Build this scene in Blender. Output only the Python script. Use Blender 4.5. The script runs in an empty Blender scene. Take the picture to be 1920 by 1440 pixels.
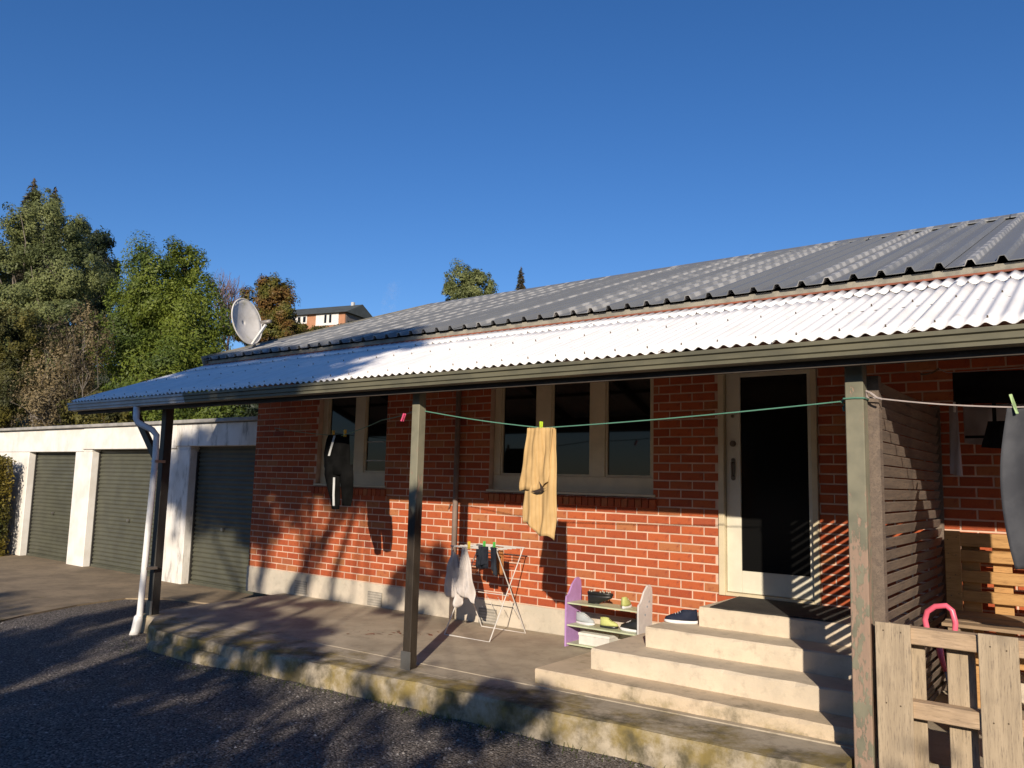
import bpy, bmesh, math, random
import numpy as np
from mathutils import Vector, Matrix

random.seed(7)
rng = np.random.default_rng(11)
S = bpy.context.scene
COL = S.collection

# ------------------------------------------------------------------ camera
CR = np.array([0.79791, 0.60228, 0.02440]); CU = np.array([0.05291, -0.11029, 0.99249])
CF = np.array([-0.60045, 0.79063, 0.11987]); CC = np.array([10.3306, -7.2773, 1.3425]); FPX = 1500.0
cam_d = bpy.data.cameras.new('camera'); cam = bpy.data.objects.new('camera', cam_d); COL.objects.link(cam)
cam.matrix_world = Matrix(((CR[0], CU[0], -CF[0], CC[0]), (CR[1], CU[1], -CF[1], CC[1]), (CR[2], CU[2], -CF[2], CC[2]), (0, 0, 0, 1)))
cam_d.sensor_width = 36; cam_d.lens = 36 * FPX / 1920; cam_d.clip_start = 0.05; cam_d.clip_end = 6000
S.camera = cam

# ------------------------------------------------------------------ sky, sun, exposure
SUN = Vector((0.596, -1.0, 0.416)).normalized()
W = bpy.data.worlds.new('World'); S.world = W; W.use_nodes = True
wn = W.node_tree.nodes; wl = W.node_tree.links
sky = wn.new('ShaderNodeTexSky'); sky.sky_type = 'NISHITA'; sky.sun_disc = False
sky.sun_elevation = math.asin(SUN.z); sky.sun_rotation = math.atan2(SUN.x, SUN.y)
sky.altitude = 0; sky.air_density = 1.0; sky.dust_density = 0.1; sky.ozone_density = 3.5
hs = wn.new('ShaderNodeHueSaturation'); hs.inputs['Saturation'].default_value = 1.20; hs.inputs['Value'].default_value = 1.0
wl.new(sky.outputs[0], hs.inputs['Color']); wg = wn.new('ShaderNodeMix'); wg.data_type = 'RGBA'; wg.blend_type = 'MULTIPLY'; wg.inputs[0].default_value = 1.0; wg.inputs[7].default_value = (0.84, 0.86, 1.05, 1)
wl.new(hs.outputs[0], wg.inputs[6]); wl.new(wg.outputs[2], wn['Background'].inputs[0])
wn['Background'].inputs[1].default_value = 0.085
sd = bpy.data.lights.new('sun', 'SUN'); so = bpy.data.objects.new('sun', sd); COL.objects.link(so)
sd.energy = 4.5; sd.angle = math.radians(0.5); sd.color = (1.0, 0.88, 0.72)
so.rotation_euler = (-SUN).to_track_quat('-Z', 'Y').to_euler(); so.location = (20, -30, 20)
VS = S.view_settings
VS.view_transform = 'Standard'; VS.look = 'None'; VS.gamma = 1.0; VS.use_curve_mapping = False; VS.exposure = 0.42

# ------------------------------------------------------------------ helpers
def at(px, py, D):
    """point seen at photo pixel, D metres along the view axis"""
    return CC + D * ((px - 960) / FPX * CR - (py - 720) / FPX * CU + CF)

def link(o): COL.objects.link(o); return o
def base_of(o):
    v = Vector((0, 0, 0))
    while o is not None:
        v += o.location; o = o.parent
    return v
def thing(name, label, cat, loc=(0, 0, 0), group=None):
    o = bpy.data.objects.new(name, None); o.empty_display_size = 0.1; link(o); o.location = loc
    o['label'] = label; o['category'] = cat
    if group: o['group'] = group
    return o
def tag(o, label, cat, group=None):
    o['label'] = label; o['category'] = cat
    if group: o['group'] = group
    return o
class MB:
    def __init__(s): s.v = []; s.f = []
    def add(s, vs, fs):
        n = len(s.v); s.v += [tuple(map(float, p)) for p in vs]; s.f += [tuple(i + n for i in f) for f in fs]; return s
    def box(s, x0, x1, y0, y1, z0, z1):
        return s.add([(x0, y0, z0), (x1, y0, z0), (x1, y1, z0), (x0, y1, z0), (x0, y0, z1), (x1, y0, z1), (x1, y1, z1), (x0, y1, z1)],
                     [(0, 3, 2, 1), (4, 5, 6, 7), (0, 1, 5, 4), (1, 2, 6, 5), (2, 3, 7, 6), (3, 0, 4, 7)])
    def bar(s, a, b, w, h, up=(0, 0, 1)):
        a = Vector(a); b = Vector(b); d = (b - a).normalized(); upv = Vector(up)
        x = d.cross(upv).normalized() * (w / 2); y = x.cross(d).normalized() * (h / 2)
        vs = [a - x - y, a + x - y, a + x + y, a - x + y, b - x - y, b + x - y, b + x + y, b - x + y]
        return s.add(vs, [(0, 3, 2, 1), (4, 5, 6, 7), (0, 1, 5, 4), (1, 2, 6, 5), (2, 3, 7, 6), (3, 0, 4, 7)])
    def tube(s, pts, rad, n=8, cap=True):
        pts = [Vector(p) for p in pts]; m = len(pts)
        if not hasattr(rad, '__len__'): rad = [rad] * m
        vs = []; prev = None
        for i, p in enumerate(pts):
            d = (pts[min(i + 1, m - 1)] - pts[max(i - 1, 0)]).normalized()
            if prev is None:
                prev = d.orthogonal().normalized()
            x = (prev - d * prev.dot(d))
            if x.length < 1e-6: x = d.orthogonal()
            x.normalize(); prev = x; y = d.cross(x)
            for k in range(n):
                a = 2 * math.pi * k / n; vs.append(p + (x * math.cos(a) + y * math.sin(a)) * rad[i])
        fs = [(i * n + k, i * n + (k + 1) % n, (i + 1) * n + (k + 1) % n, (i + 1) * n + k) for i in range(m - 1) for k in range(n)]
        if cap: fs += [tuple(range(n - 1, -1, -1)), tuple((m - 1) * n + k for k in range(n))]
        return s.add(vs, fs)
    def prism(s, poly, axis, a0, a1):
        """poly in the two other axes, extruded along axis"""
        n = len(poly); vs = []
        for a in (a0, a1):
            for p, q in poly:
                vs.append({'x': (a, p, q), 'y': (p, a, q), 'z': (p, q, a)}[axis])
        fs = [tuple(range(n)), tuple(range(2 * n - 1, n - 1, -1))] + [(i, n + i, n + (i + 1) % n, (i + 1) % n) for i in range(n)]
        return s.add(vs, fs)
    def loft(s, rings, cap=True):
        n = len(rings[0]); vs = [p for r in rings for p in r]; m = len(rings)
        fs = [(i * n + k, i * n + (k + 1) % n, (i + 1) * n + (k + 1) % n, (i + 1) * n + k) for i in range(m - 1) for k in range(n)]
        if cap: fs += [tuple(range(n - 1, -1, -1)), tuple((m - 1) * n + k for k in range(n))]
        return s.add(vs, fs)
    def build(s, name, mat, parent=None, smooth=False, bevel=0, kind=None, fix=True):
        off = base_of(parent) if parent else Vector((0, 0, 0))
        me = bpy.data.meshes.new(name)
        me.from_pydata([(p[0] - off.x, p[1] - off.y, p[2] - off.z) for p in s.v], [], s.f)
        if fix or bevel:
            bm = bmesh.new(); bm.from_mesh(me)
            if fix: bmesh.ops.recalc_face_normals(bm, faces=bm.faces)
            if bevel: bmesh.ops.bevel(bm, geom=[e for e in bm.edges if len(e.link_faces) == 2 and e.calc_face_angle(0) > 0.6], offset=bevel, segments=1, affect='EDGES', clamp_overlap=True)
            bm.to_mesh(me); bm.free()
        if smooth:
            me.polygons.foreach_set('use_smooth', [True] * len(me.polygons))
        me.materials.append(mat)
        o = bpy.data.objects.new(name, me); link(o)
        if parent: o.parent = parent
        if kind: o['kind'] = kind
        return o
def raw_mesh(name, V, F, mat, parent=None, kind=None, smooth=False):
    """V (n,3) array, F (m,k) array with one k"""
    off = np.array(base_of(parent)) if parent else np.zeros(3)
    me = bpy.data.meshes.new(name); V = np.asarray(V, float) - off; F = np.asarray(F, np.int32); k = F.shape[1]
    me.vertices.add(len(V)); me.vertices.foreach_set('co', V.astype(np.float32).ravel())
    me.loops.add(F.size); me.loops.foreach_set('vertex_index', F.ravel())
    me.polygons.add(len(F)); me.polygons.foreach_set('loop_start', np.arange(0, F.size, k, dtype=np.int32)); me.polygons.foreach_set('loop_total', np.full(len(F), k, np.int32))
    if smooth: me.polygons.foreach_set('use_smooth', np.ones(len(F), bool))
    me.update(calc_edges=True); me.validate()
    me.materials.append(mat); o = bpy.data.objects.new(name, me); link(o)
    if parent: o.parent = parent
    if kind: o['kind'] = kind
    return o

# ------------------------------------------------------------------ materials
class N:
    def __init__(s, name):
        s.m = bpy.data.materials.new(name); s.m.use_nodes = True; s.t = s.m.node_tree; s.n = s.t.nodes; s.b = s.n['Principled BSDF']
        s.tc = s.n.new('ShaderNodeTexCoord'); s.co = s.tc.outputs['Object']
    def l(s, a, b): s.t.links.new(a, b)
    def val(s, x, sock):
        if isinstance(x, (int, float)): sock.default_value = x
        elif isinstance(x, (tuple, list)): sock.default_value = tuple(x) + ((1,) if len(x) == 3 and sock.type == 'RGBA' else ())
        else: s.l(x, sock)
    def mapc(s, scale=(1, 1, 1), co=None, loc=None):
        m = s.n.new('ShaderNodeMapping'); m.inputs['Scale'].default_value = scale; s.l(co or s.co, m.inputs['Vector'])
        if loc is not None: s.val(loc, m.inputs['Location'])
        return m.outputs[0]
    def noise(s, sc, detail=4, rough=0.55, co=None, dist=0):
        t = s.n.new('ShaderNodeTexNoise'); t.inputs['Scale'].default_value = sc; t.inputs['Detail'].default_value = detail; t.inputs['Roughness'].default_value = rough; t.inputs['Distortion'].default_value = dist
        s.l(co or s.co, t.inputs['Vector']); return t.outputs['Fac']
    def vor(s, sc, co=None, out='Distance', feat='F1'):
        t = s.n.new('ShaderNodeTexVoronoi'); t.inputs['Scale'].default_value = sc; t.feature = feat; s.l(co or s.co, t.inputs['Vector']); return t.outputs[out]
    def ramp(s, f, a, b, ca=(0, 0, 0), cb=(1, 1, 1)):
        r = s.n.new('ShaderNodeMapRange'); r.clamp = True; r.inputs[1].default_value = a; r.inputs[2].default_value = b; r.interpolation_type = 'SMOOTHSTEP'; s.l(f, r.inputs[0]); return r.outputs[0]
    def mix(s, f, a, b, mode='MIX'):
        m = s.n.new('ShaderNodeMix'); m.data_type = 'RGBA'; m.blend_type = mode
        s.val(f, m.inputs[0]); s.val(a, m.inputs[6]); s.val(b, m.inputs[7]); return m.outputs[2]
    def math(s, op, a, b=0.0, c=0.0):
        m = s.n.new('ShaderNodeMath'); m.operation = op; s.val(a, m.inputs[0]); s.val(b, m.inputs[1])
        if op in ('MULTIPLY_ADD',): s.val(c, m.inputs[2])
        return m.outputs[0]
    def sep(s, co=None):
        x = s.n.new('ShaderNodeSeparateXYZ'); s.l(co or s.co, x.inputs[0]); return x.outputs
    def rnd(s):
        o = s.n.new('ShaderNodeObjectInfo').outputs['Random']; g = s.n.new('ShaderNodeNewGeometry').outputs['Random Per Island']
        return s.math('FRACT', s.math('ADD', o, g))
    def bump(s, h, strength=0.3, dist=0.01):
        b = s.n.new('ShaderNodeBump'); b.inputs['Strength'].default_value = strength; b.inputs['Distance'].default_value = dist; s.l(h, b.inputs['Height']); s.l(b.outputs[0], s.b.inputs['Normal'])
    def done(s, col, rough=0.7, metal=0.0, spec=0.5):
        s.val(col, s.b.inputs['Base Color']); s.val(rough, s.b.inputs['Roughness']); s.b.inputs['Metallic'].default_value = metal; s.b.inputs['Specular IOR Level'].default_value = spec
        return s.m
def plain(name, c1, c2=None, sc=6, rough=0.7, metal=0, bump=0.15, bsc=60, bd=0.004, stretch=(1, 1, 1), spec=0.4, vary=0.0, lo=0.35, hi=0.65):
    k = N(name); co = k.mapc(stretch)
    c2 = c2 or tuple(x * 0.75 for x in c1)
    col = k.mix(k.ramp(k.noise(sc, 5, 0.6, co), lo, hi), c1, c2)
    if vary:
        f = k.math('MULTIPLY_ADD', k.rnd(), 2 * vary, 1 - vary); col = k.mix(1.0, col, k.mix(f, (0, 0, 0), (1, 1, 1)), 'MULTIPLY') if False else col
        h = k.n.new('ShaderNodeHueSaturation'); k.l(f, h.inputs['Value']); k.l(col, h.inputs['Color']); col = h.outputs[0]
    if bump: k.bump(k.noise(bsc, 4, 0.6, co), bump, bd)
    return k.done(col, rough, metal, spec)

def m_brick():
    k = N('brick_face'); r = k.rnd()
    col = k.mix(r, (0.44, 0.105, 0.036), (0.33, 0.068, 0.027))
    r2 = k.math('FRACT', k.math('MULTIPLY', r, 7.31))
    col = k.mix(k.ramp(r2, 0.72, 1.0), col, (0.40, 0.15, 0.06)); r3 = k.math('FRACT', k.math('MULTIPLY', r, 23.7)); col = k.mix(k.ramp(r3, 0.95, 1.0), col, (0.26, 0.058, 0.032))
    col = k.mix(k.ramp(k.noise(18, 5), 0.5, 0.85), col, (0.23, 0.05, 0.03))
    col = k.mix(k.math('MULTIPLY', k.ramp(k.noise(90, 3), 0.6, 0.75), 0.5), col, (0.5, 0.24, 0.14))
    k.bump(k.noise(140, 4, 0.7), 0.45, 0.004)
    return k.done(col, 0.85, 0, 0.25)
def m_wood(name, c1, c2, c3, axis='z', sc=1.0, rough=0.8):
    k = N(name); st = {'z': (9, 9, 0.7), 'x': (0.7, 9, 9), 'y': (9, 0.7, 9)}[axis]
    oi = k.n.new('ShaderNodeObjectInfo'); off = k.n.new('ShaderNodeVectorMath'); off.operation = 'SCALE'; cx = k.n.new('ShaderNodeCombineXYZ')
    for i in range(3): k.l(oi.outputs['Random'], cx.inputs[i])
    k.l(cx.outputs[0], off.inputs[0]); off.inputs['Scale'].default_value = 17.0
    co = k.mapc(st, loc=off.outputs[0]); g = k.noise(3.0 * sc, 6, 0.6, co, 0.6)
    fine = k.noise(16 * sc, 4, 0.7, co)
    col = k.mix(k.ramp(g, 0.3, 0.7), c1, c2); col = k.mix(k.ramp(fine, 0.5, 0.7), col, c3)
    blotch = k.noise(3.5, 3, 0.5); col = k.mix(k.math('MULTIPLY', k.ramp(blotch, 0.5, 0.72), 0.6), col, c3)
    k.bump(k.math('ADD', g, k.math('MULTIPLY', fine, 0.6)), 0.35, 0.006)
    return k.done(col, rough, 0, 0.3)
def m_post(name, peel0, peel1, dark=None):
    k = N(name); z = k.sep()[2]
    paint = k.mix(k.ramp(k.noise(5, 4), 0.35, 0.7), (0.215, 0.20, 0.14), (0.145, 0.14, 0.10))
    wood = k.mix(k.noise(20, 4, 0.6, k.mapc((6, 6, 0.6))), (0.36, 0.24, 0.17), (0.22, 0.16, 0.12))
    n = k.noise(11, 6, 0.68, k.mapc((1.6, 1.6, 0.6)))
    th = k.n.new('ShaderNodeMapRange'); th.clamp = True; k.l(z, th.inputs[0]); th.inputs[1].default_value = peel0; th.inputs[2].default_value = peel1; th.inputs[3].default_value = 0.0; th.inputs[4].default_value = 0.16
    peel = k.ramp(k.math('ADD', n, th.outputs[0]), 0.62, 0.66)
    k.bump(k.math('SUBTRACT', k.math('MULTIPLY', k.noise(50, 3), 0.2), peel), 0.5, 0.004)
    col = k.mix(peel, paint, wood)
    if dark:
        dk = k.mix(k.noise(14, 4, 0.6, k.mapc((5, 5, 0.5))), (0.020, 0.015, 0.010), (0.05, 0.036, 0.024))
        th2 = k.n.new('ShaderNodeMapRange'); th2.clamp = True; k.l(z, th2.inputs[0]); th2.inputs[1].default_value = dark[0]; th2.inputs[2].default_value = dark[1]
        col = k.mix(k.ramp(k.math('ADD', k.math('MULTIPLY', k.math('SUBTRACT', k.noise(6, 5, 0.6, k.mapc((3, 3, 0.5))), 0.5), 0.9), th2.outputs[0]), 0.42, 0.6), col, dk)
    return k.done(col, 0.65, 0, 0.35)
def m_concrete(name, c1, c2, moss=None, z_moss=None):
    """moss: (axis, a, b) object coordinate range over which moss thickens"""
    k = N(name)
    col = k.mix(k.ramp(k.noise(1.6, 6, 0.65), 0.35, 0.65), c1, c2)
    col = k.mix(k.math('MULTIPLY', k.ramp(k.noise(9, 5, 0.7), 0.5, 0.72), 0.55), col, tuple(x * 0.55 for x in c1))
    sp = k.ramp(k.vor(140), 0.0, 0.25); col = k.mix(k.math('MULTIPLY', k.math('SUBTRACT', 1.0, sp), 0.35), col, tuple(min(1, x * 1.5) for x in c1))
    if moss:
        x = k.sep()[moss[0]]; f = k.ramp(x, moss[1], moss[2]); n = k.noise(3.2, 6, 0.7, k.mapc((1, 1, 1)))
        ff = k.ramp(k.math('ADD', k.math('MULTIPLY', f, 0.36), n), 0.70, 0.98)
        mc = k.mix(k.noise(14, 4), (0.17, 0.13, 0.055), (0.30, 0.225, 0.07)); mc = k.mix(k.ramp(k.noise(4, 4), 0.42, 0.6), mc, (0.10, 0.085, 0.05))
        col = k.mix(ff, col, mc)
    k.bump(k.math('ADD', k.noise(120, 4, 0.7), k.math('MULTIPLY', k.noise(12, 4), 1.5)), 0.4, 0.006)
    return k.done(col, 0.9, 0, 0.2)
def m_leaf(name, c1, c2, c3=None, trans=0.25, rough=0.55, spec=0.3):
    k = N(name); r = k.rnd(); col = k.mix(r, c1, c2)
    col = k.mix(k.ramp(k.noise(0.55, 3), 0.42, 0.62), col, c3 or tuple(x * 0.6 for x in c1))
    k.done(col, rough, 0, spec)
    tr = k.n.new('ShaderNodeBsdfTranslucent'); k.val(col, tr.inputs['Color']); mx = k.n.new('ShaderNodeMixShader'); mx.inputs[0].default_value = trans
    k.l(k.b.outputs[0], mx.inputs[1]); k.l(tr.outputs[0], mx.inputs[2]); k.l(mx.outputs[0], k.n['Material Output'].inputs[0]); return k.m
def m_cloth(name, c1, c2=None, weave=300, stripes=None):
    k = N(name); c2 = c2 or tuple(x * 0.8 for x in c1)
    col = k.mix(k.ramp(k.noise(7, 4), 0.35, 0.65), c1, c2)
    if stripes:
        z = k.sep()[2]; w = k.n.new('ShaderNodeTexWave'); w.bands_direction = 'X'; w.inputs['Scale'].default_value = stripes[0]; k.l(k.co, w.inputs['Vector']); col = k.mix(k.math('MULTIPLY', k.ramp(w.outputs['Fac'], 0.6, 0.95), 0.35), col, stripes[1])
    k.bump(k.noise(weave, 2), 0.3, 0.003); k.b.inputs['Sheen Weight'].default_value = 0.0
    return k.done(col, 0.95, 0, 0.03)
def m_gloss(name, c, rough=0.35, metal=0, spec=0.5): return plain(name, c, tuple(x * 0.85 for x in c), 8, rough, metal, 0.05, 80, 0.002, spec=spec)

MORTAR = plain('mortar', (0.66, 0.46, 0.345), (0.50, 0.35, 0.265), 4, 0.95, 0, 0.4, 150, 0.004)
BRICK = m_brick()
PLINTH = m_concrete('painted_plinth', (0.58, 0.50, 0.40), (0.47, 0.42, 0.34))
SLAB = m_concrete('porch_concrete', (0.46, 0.39, 0.29), (0.34, 0.285, 0.21), moss=(1, -1.3, -2.5))
STEP = m_concrete('step_concrete', (0.64, 0.54, 0.41), (0.53, 0.45, 0.345))
STEPMOSS = m_concrete('mossy_step_concrete', (0.60, 0.48, 0.34), (0.50, 0.41, 0.29), moss=(2, 0.35, -0.05))
APRON = m_concrete('driveway_concrete', (0.30, 0.23, 0.15), (0.20, 0.155, 0.105), moss=(1, 1.0, -6.0))
FRAME = plain('cream_paint', (0.62, 0.53, 0.36), (0.55, 0.47, 0.32), 5, 0.5, 0, 0.1, 60, 0.002)
DOORP = plain('door_paint', (0.66, 0.62, 0.50), (0.60, 0.56, 0.45), 5, 0.45, 0, 0.08, 60, 0.002)
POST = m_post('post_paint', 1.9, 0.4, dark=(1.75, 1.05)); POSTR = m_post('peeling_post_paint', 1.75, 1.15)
DARKWOOD = m_wood('dark_timber', (0.05, 0.042, 0.035), (0.075, 0.06, 0.05), (0.03, 0.026, 0.022), 'x')
GUTTER = plain('gutter_paint', (0.135, 0.125, 0.08), (0.095, 0.09, 0.06), 7, 0.5, 0, 0.2, 40, 0.003, stretch=(0.4, 1, 1))
def m_whiteroof():
    k = N('white_fibre_cement'); n = k.noise(2.5, 5, 0.6, k.mapc((4, 0.5, 1)))
    col = k.mix(k.ramp(n, 0.45, 0.75), (0.80, 0.78, 0.76), (0.70, 0.67, 0.64)); col = k.mix(k.math('MULTIPLY', k.ramp(k.noise(7, 4), 0.62, 0.75), 0.4), col, (0.5, 0.45, 0.38))
    k.bump(k.noise(60, 3), 0.1, 0.003); return k.done(col, 0.6, 0, 0.35)
WROOF = m_whiteroof()
def m_greyroof():
    k = N('grey_roof_painted_glints')
    col = k.mix(k.noise(1.5, 4), (0.15, 0.155, 0.16), (0.19, 0.195, 0.195)); sx = k.sep()
    st = k.noise(2.0, 5, 0.62, k.mapc((2.4, 0.12, 0.12))); dots = k.noise(9, 3, 0.6, k.mapc((1, 1, 1)))
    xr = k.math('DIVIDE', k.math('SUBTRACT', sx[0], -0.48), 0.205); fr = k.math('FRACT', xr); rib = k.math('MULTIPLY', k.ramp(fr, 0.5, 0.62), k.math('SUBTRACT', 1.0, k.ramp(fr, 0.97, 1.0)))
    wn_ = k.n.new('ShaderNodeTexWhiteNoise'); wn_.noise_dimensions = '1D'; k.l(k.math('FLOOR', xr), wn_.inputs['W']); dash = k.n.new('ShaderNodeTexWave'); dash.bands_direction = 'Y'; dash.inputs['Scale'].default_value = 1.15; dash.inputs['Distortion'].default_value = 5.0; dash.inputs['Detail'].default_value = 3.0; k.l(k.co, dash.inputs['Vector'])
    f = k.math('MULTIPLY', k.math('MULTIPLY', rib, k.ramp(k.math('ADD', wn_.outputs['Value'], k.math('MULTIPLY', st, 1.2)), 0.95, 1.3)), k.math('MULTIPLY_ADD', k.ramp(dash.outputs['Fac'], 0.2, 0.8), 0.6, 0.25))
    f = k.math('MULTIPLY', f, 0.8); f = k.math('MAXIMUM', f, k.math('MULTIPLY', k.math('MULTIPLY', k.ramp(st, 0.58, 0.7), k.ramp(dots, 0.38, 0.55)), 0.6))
    col = k.mix(f, col, (0.52, 0.50, 0.46)); k.bump(k.math('ADD', dots, k.noise(60, 3)), 0.15, 0.004)  # pale streaks and dashes: sun glints on the ribs put into the colour
    return k.done(col, 0.5, 0.1, 0.5)
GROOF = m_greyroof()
FASCIA = plain('weathered_fascia', (0.30, 0.275, 0.22), (0.19, 0.18, 0.15), 9, 0.85, 0, 0.4, 50, 0.004)
RUST = plain('rust_red_edge', (0.28, 0.085, 0.045), (0.18, 0.06, 0.035), 10, 0.8)
WPLAST = plain('white_pvc', (0.80, 0.78, 0.76), (0.68, 0.66, 0.63), 5, 0.45, 0, 0.05)
BLACK = plain('black_paint', (0.02, 0.019, 0.018), (0.03, 0.028, 0.025), 6, 0.5)
METAL = m_gloss('dull_metal', (0.35, 0.33, 0.30), 0.4, 0.8)
BRONZE = m_gloss('bronze_metal', (0.16, 0.12, 0.08), 0.45, 0.6)
GLASS = N('dark_window_glass').done((0.007, 0.007, 0.007), 0.04, 0, 0.3)
MESHG = N('dark_screen_glass').done((0.006, 0.006, 0.006), 0.12, 0, 0.15)
GARW = None
def m_garage():
    k = N('stained_white_plaster'); col = k.mix(k.ramp(k.noise(2.5, 5), 0.4, 0.65), (0.76, 0.73, 0.68), (0.66, 0.62, 0.56))
    drip = k.noise(3.5, 6, 0.7, k.mapc((2.2, 2.2, 0.5))); x = k.sep()[0]
    worn = k.ramp(x, 1.6, 2.4); col = k.mix(k.math('MULTIPLY', k.ramp(drip, 0.5, 0.72), k.math('MULTIPLY_ADD', worn, 0.65, 0.07)), col, (0.16, 0.145, 0.125))
    k.bump(k.noise(45, 4), 0.25, 0.005); return k.done(col, 0.85, 0, 0.25)
GARW = m_garage()
ROLLER = plain('roller_door_paint', (0.085, 0.085, 0.060), (0.068, 0.068, 0.050), 3, 0.5, 0.0, 0.05)
PALLET = m_wood('pallet_wood', (0.44, 0.345, 0.235), (0.34, 0.265, 0.18), (0.19, 0.15, 0.11), 'z')
PALLETX = m_wood('pallet_wood_rail', (0.50, 0.36, 0.235), (0.38, 0.27, 0.17), (0.25, 0.18, 0.12), 'x')
ORANGEW = m_wood('fresh_pine', (0.52, 0.30, 0.12), (0.42, 0.23, 0.085), (0.28, 0.15, 0.06), 'x')
SLATW = m_wood('weathered_slat', (0.19, 0.145, 0.11), (0.13, 0.10, 0.08), (0.08, 0.065, 0.055), 'y')
BENCHW = m_wood('bench_boards', (0.36, 0.25, 0.15), (0.27, 0.19, 0.12), (0.18, 0.13, 0.09), 'x')

# ------------------------------------------------------------------ ground, driveway, hill
GZ = -0.5
def gz_at(x): return GZ + 0.0125 * np.clip(x - 3, 0, 10)
def m_gravel():
    k = N('dark_gravel'); big = k.noise(0.35, 4); a = k.vor(62, out='Color'); d = k.vor(62); sx = k.sep(a)
    col = k.mix(sx[0], (0.10, 0.090, 0.082), (0.25, 0.215, 0.19)); col = k.mix(k.ramp(sx[1], 0.9, 0.97), col, (0.42, 0.37, 0.33))
    col = k.mix(k.ramp(d, 0.45, 0.8), col, (0.04, 0.035, 0.03)); col = k.mix(k.math('MULTIPLY', k.ramp(big, 0.5, 0.7), 0.6), col, (0.17, 0.13, 0.09))
    k.bump(k.math('MULTIPLY', d, -1.0), 0.9, 0.02); return k.done(col, 0.9, 0, 0.25)
GRAVEL = m_gravel()
def hill_h(x, y):
    t = (x - CC[0]) * -0.605 + (y - CC[1]) * 0.796
    h = np.clip(t - 27, 0, 150) * 0.165
    return GZ - 0.06 + h + np.where(t > 27, 0.5 * np.sin(x * 0.11) * np.cos(y * 0.09) * np.clip((t - 27) / 20, 0, 1), 0)
MB().add([(x, y, gz_at(x)) for y in (-600, 600) for x in (-600, 3, 13, 600)], [(0, 1, 5, 4), (1, 2, 6, 5), (2, 3, 7, 6)]).build('ground', GRAVEL)['kind'] = 'structure'
HILLM = plain('hill_scrub', (0.05, 0.06, 0.022), (0.09, 0.075, 0.03), 0.25, 0.95, 0, 0.8, 3, 0.3)
gx, gy = np.meshgrid(np.linspace(-260, 160, 85), np.linspace(4, 330, 67)); gz = hill_h(gx, gy)
nv = gx.shape; idx = np.arange(gx.size).reshape(nv)
raw_mesh('hill', np.stack([gx.ravel(), gy.ravel(), gz.ravel()], 1), np.stack([idx[:-1, :-1].ravel(), idx[:-1, 1:].ravel(), idx[1:, 1:].ravel(), idx[1:, :-1].ravel()], 1), HILLM, kind='structure', smooth=True)
MB().prism([(-12.5, 0.55), (0.85, 0.55), (0.82, -0.35), (0.1, -0.55), (-0.8, -0.75), (-1.25, -1.15), (-1.1, -1.9), (-0.75, -2.7), (-0.2, -3.6), (0.3, -5.0), (0.2, -7.0), (-12.5, -9.0)], 'z', GZ - 0.1, GZ + 0.02).build('driveway', APRON)['kind'] = 'structure'

# loose stones on the gravel, nearest part of the yard
def stones():
    n = 30000
    t = rng.random(n) ** 1.3 * 9.5 + 1.6; uu = (rng.random(n) - 0.5) * 1.5
    x = CC[0] - 0.605 * t + 0.796 * uu * t * 0.95; y = CC[1] + 0.796 * t + 0.605 * uu * t * 0.95
    ok = (y < -2.42) & ~((x < 0.9) & (y > -2.6)) & (x > -8); x = x[ok]; y = y[ok]; n = len(x)
    r = 0.006 + 0.012 * rng.random(n) ** 2; tpl = np.array([(1, 0, 0), (0.2, 0.95, 0), (-0.9, 0.3, 0), (-0.3, -0.9, 0), (0.1, 0, 0.75)])
    ang = rng.random(n) * 6.28; c, s_ = np.cos(ang), np.sin(ang)
    P = tpl[None] * (0.7 + 0.6 * rng.random((n, 5, 1))); X = P[..., 0] * c[:, None] - P[..., 1] * s_[:, None]; Y = P[..., 0] * s_[:, None] + P[..., 1] * c[:, None]
    V = np.stack([x[:, None] + X * r[:, None] * 1.2, y[:, None] + Y * r[:, None], gz_at(x)[:, None] - 0.002 + P[..., 2] * r[:, None] + 0 * X], -1).reshape(-1, 3)
    f = np.array([(0, 1, 4), (1, 2, 4), (2, 3, 4), (3, 0, 4)]); F = (f[None] + 5 * np.arange(n)[:, None, None]).reshape(-1, 3)
    k = N('loose_stone'); rr = k.rnd(); col = k.mix(rr, (0.10, 0.092, 0.085), (0.30, 0.265, 0.235)); col = k.mix(k.ramp(rr, 0.93, 0.97), col, (0.5, 0.46, 0.42))
    m = k.done(col, 0.85, 0, 0.3)
    o = raw_mesh('gravel', V, F, m, kind='stuff'); tag(o, 'loose dark grey gravel stones scattered over the yard', 'gravel')
stones()

# ------------------------------------------------------------------ porch slab and steps
sl = MB()
front = [(1.10, -2.19), (1.44, -2.22), (1.80, -2.46), (2.15, -2.57), (2.6, -2.57), (3.5, -2.54), (4.4, -2.50), (5.6, -2.45), (6.6, -2.44), (7.6, -2.43), (8.6, -2.43), (8.99, -2.42), (9.0, -1.98), (14.5, -1.96)]
poly = [(0.88, 0.02), (0.96, -1.2)] + front + [(14.5, 0.02)]
def slab_z(y, x=4.9): return -0.302 + 0.0155 * max(0.0, min(x, 12.0) - 3) + 0.004 * y
n_ = len(poly); fine = []
for i in range(n_):
    a = poly[i]; b = poly[(i + 1) % n_]; m_ = max(1, int(math.dist(a, b) / 0.18))
    for j in range(m_):
        t = j / m_; x = a[0] + (b[0] - a[0]) * t; y = a[1] + (b[1] - a[1]) * t
        if y < -1.5 and 1 < x < 9: y += random.uniform(-0.02, 0.02)
        fine.append((x, y))
n_ = len(fine); top = [(x, y, slab_z(y, x)) for x, y in fine]
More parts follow.
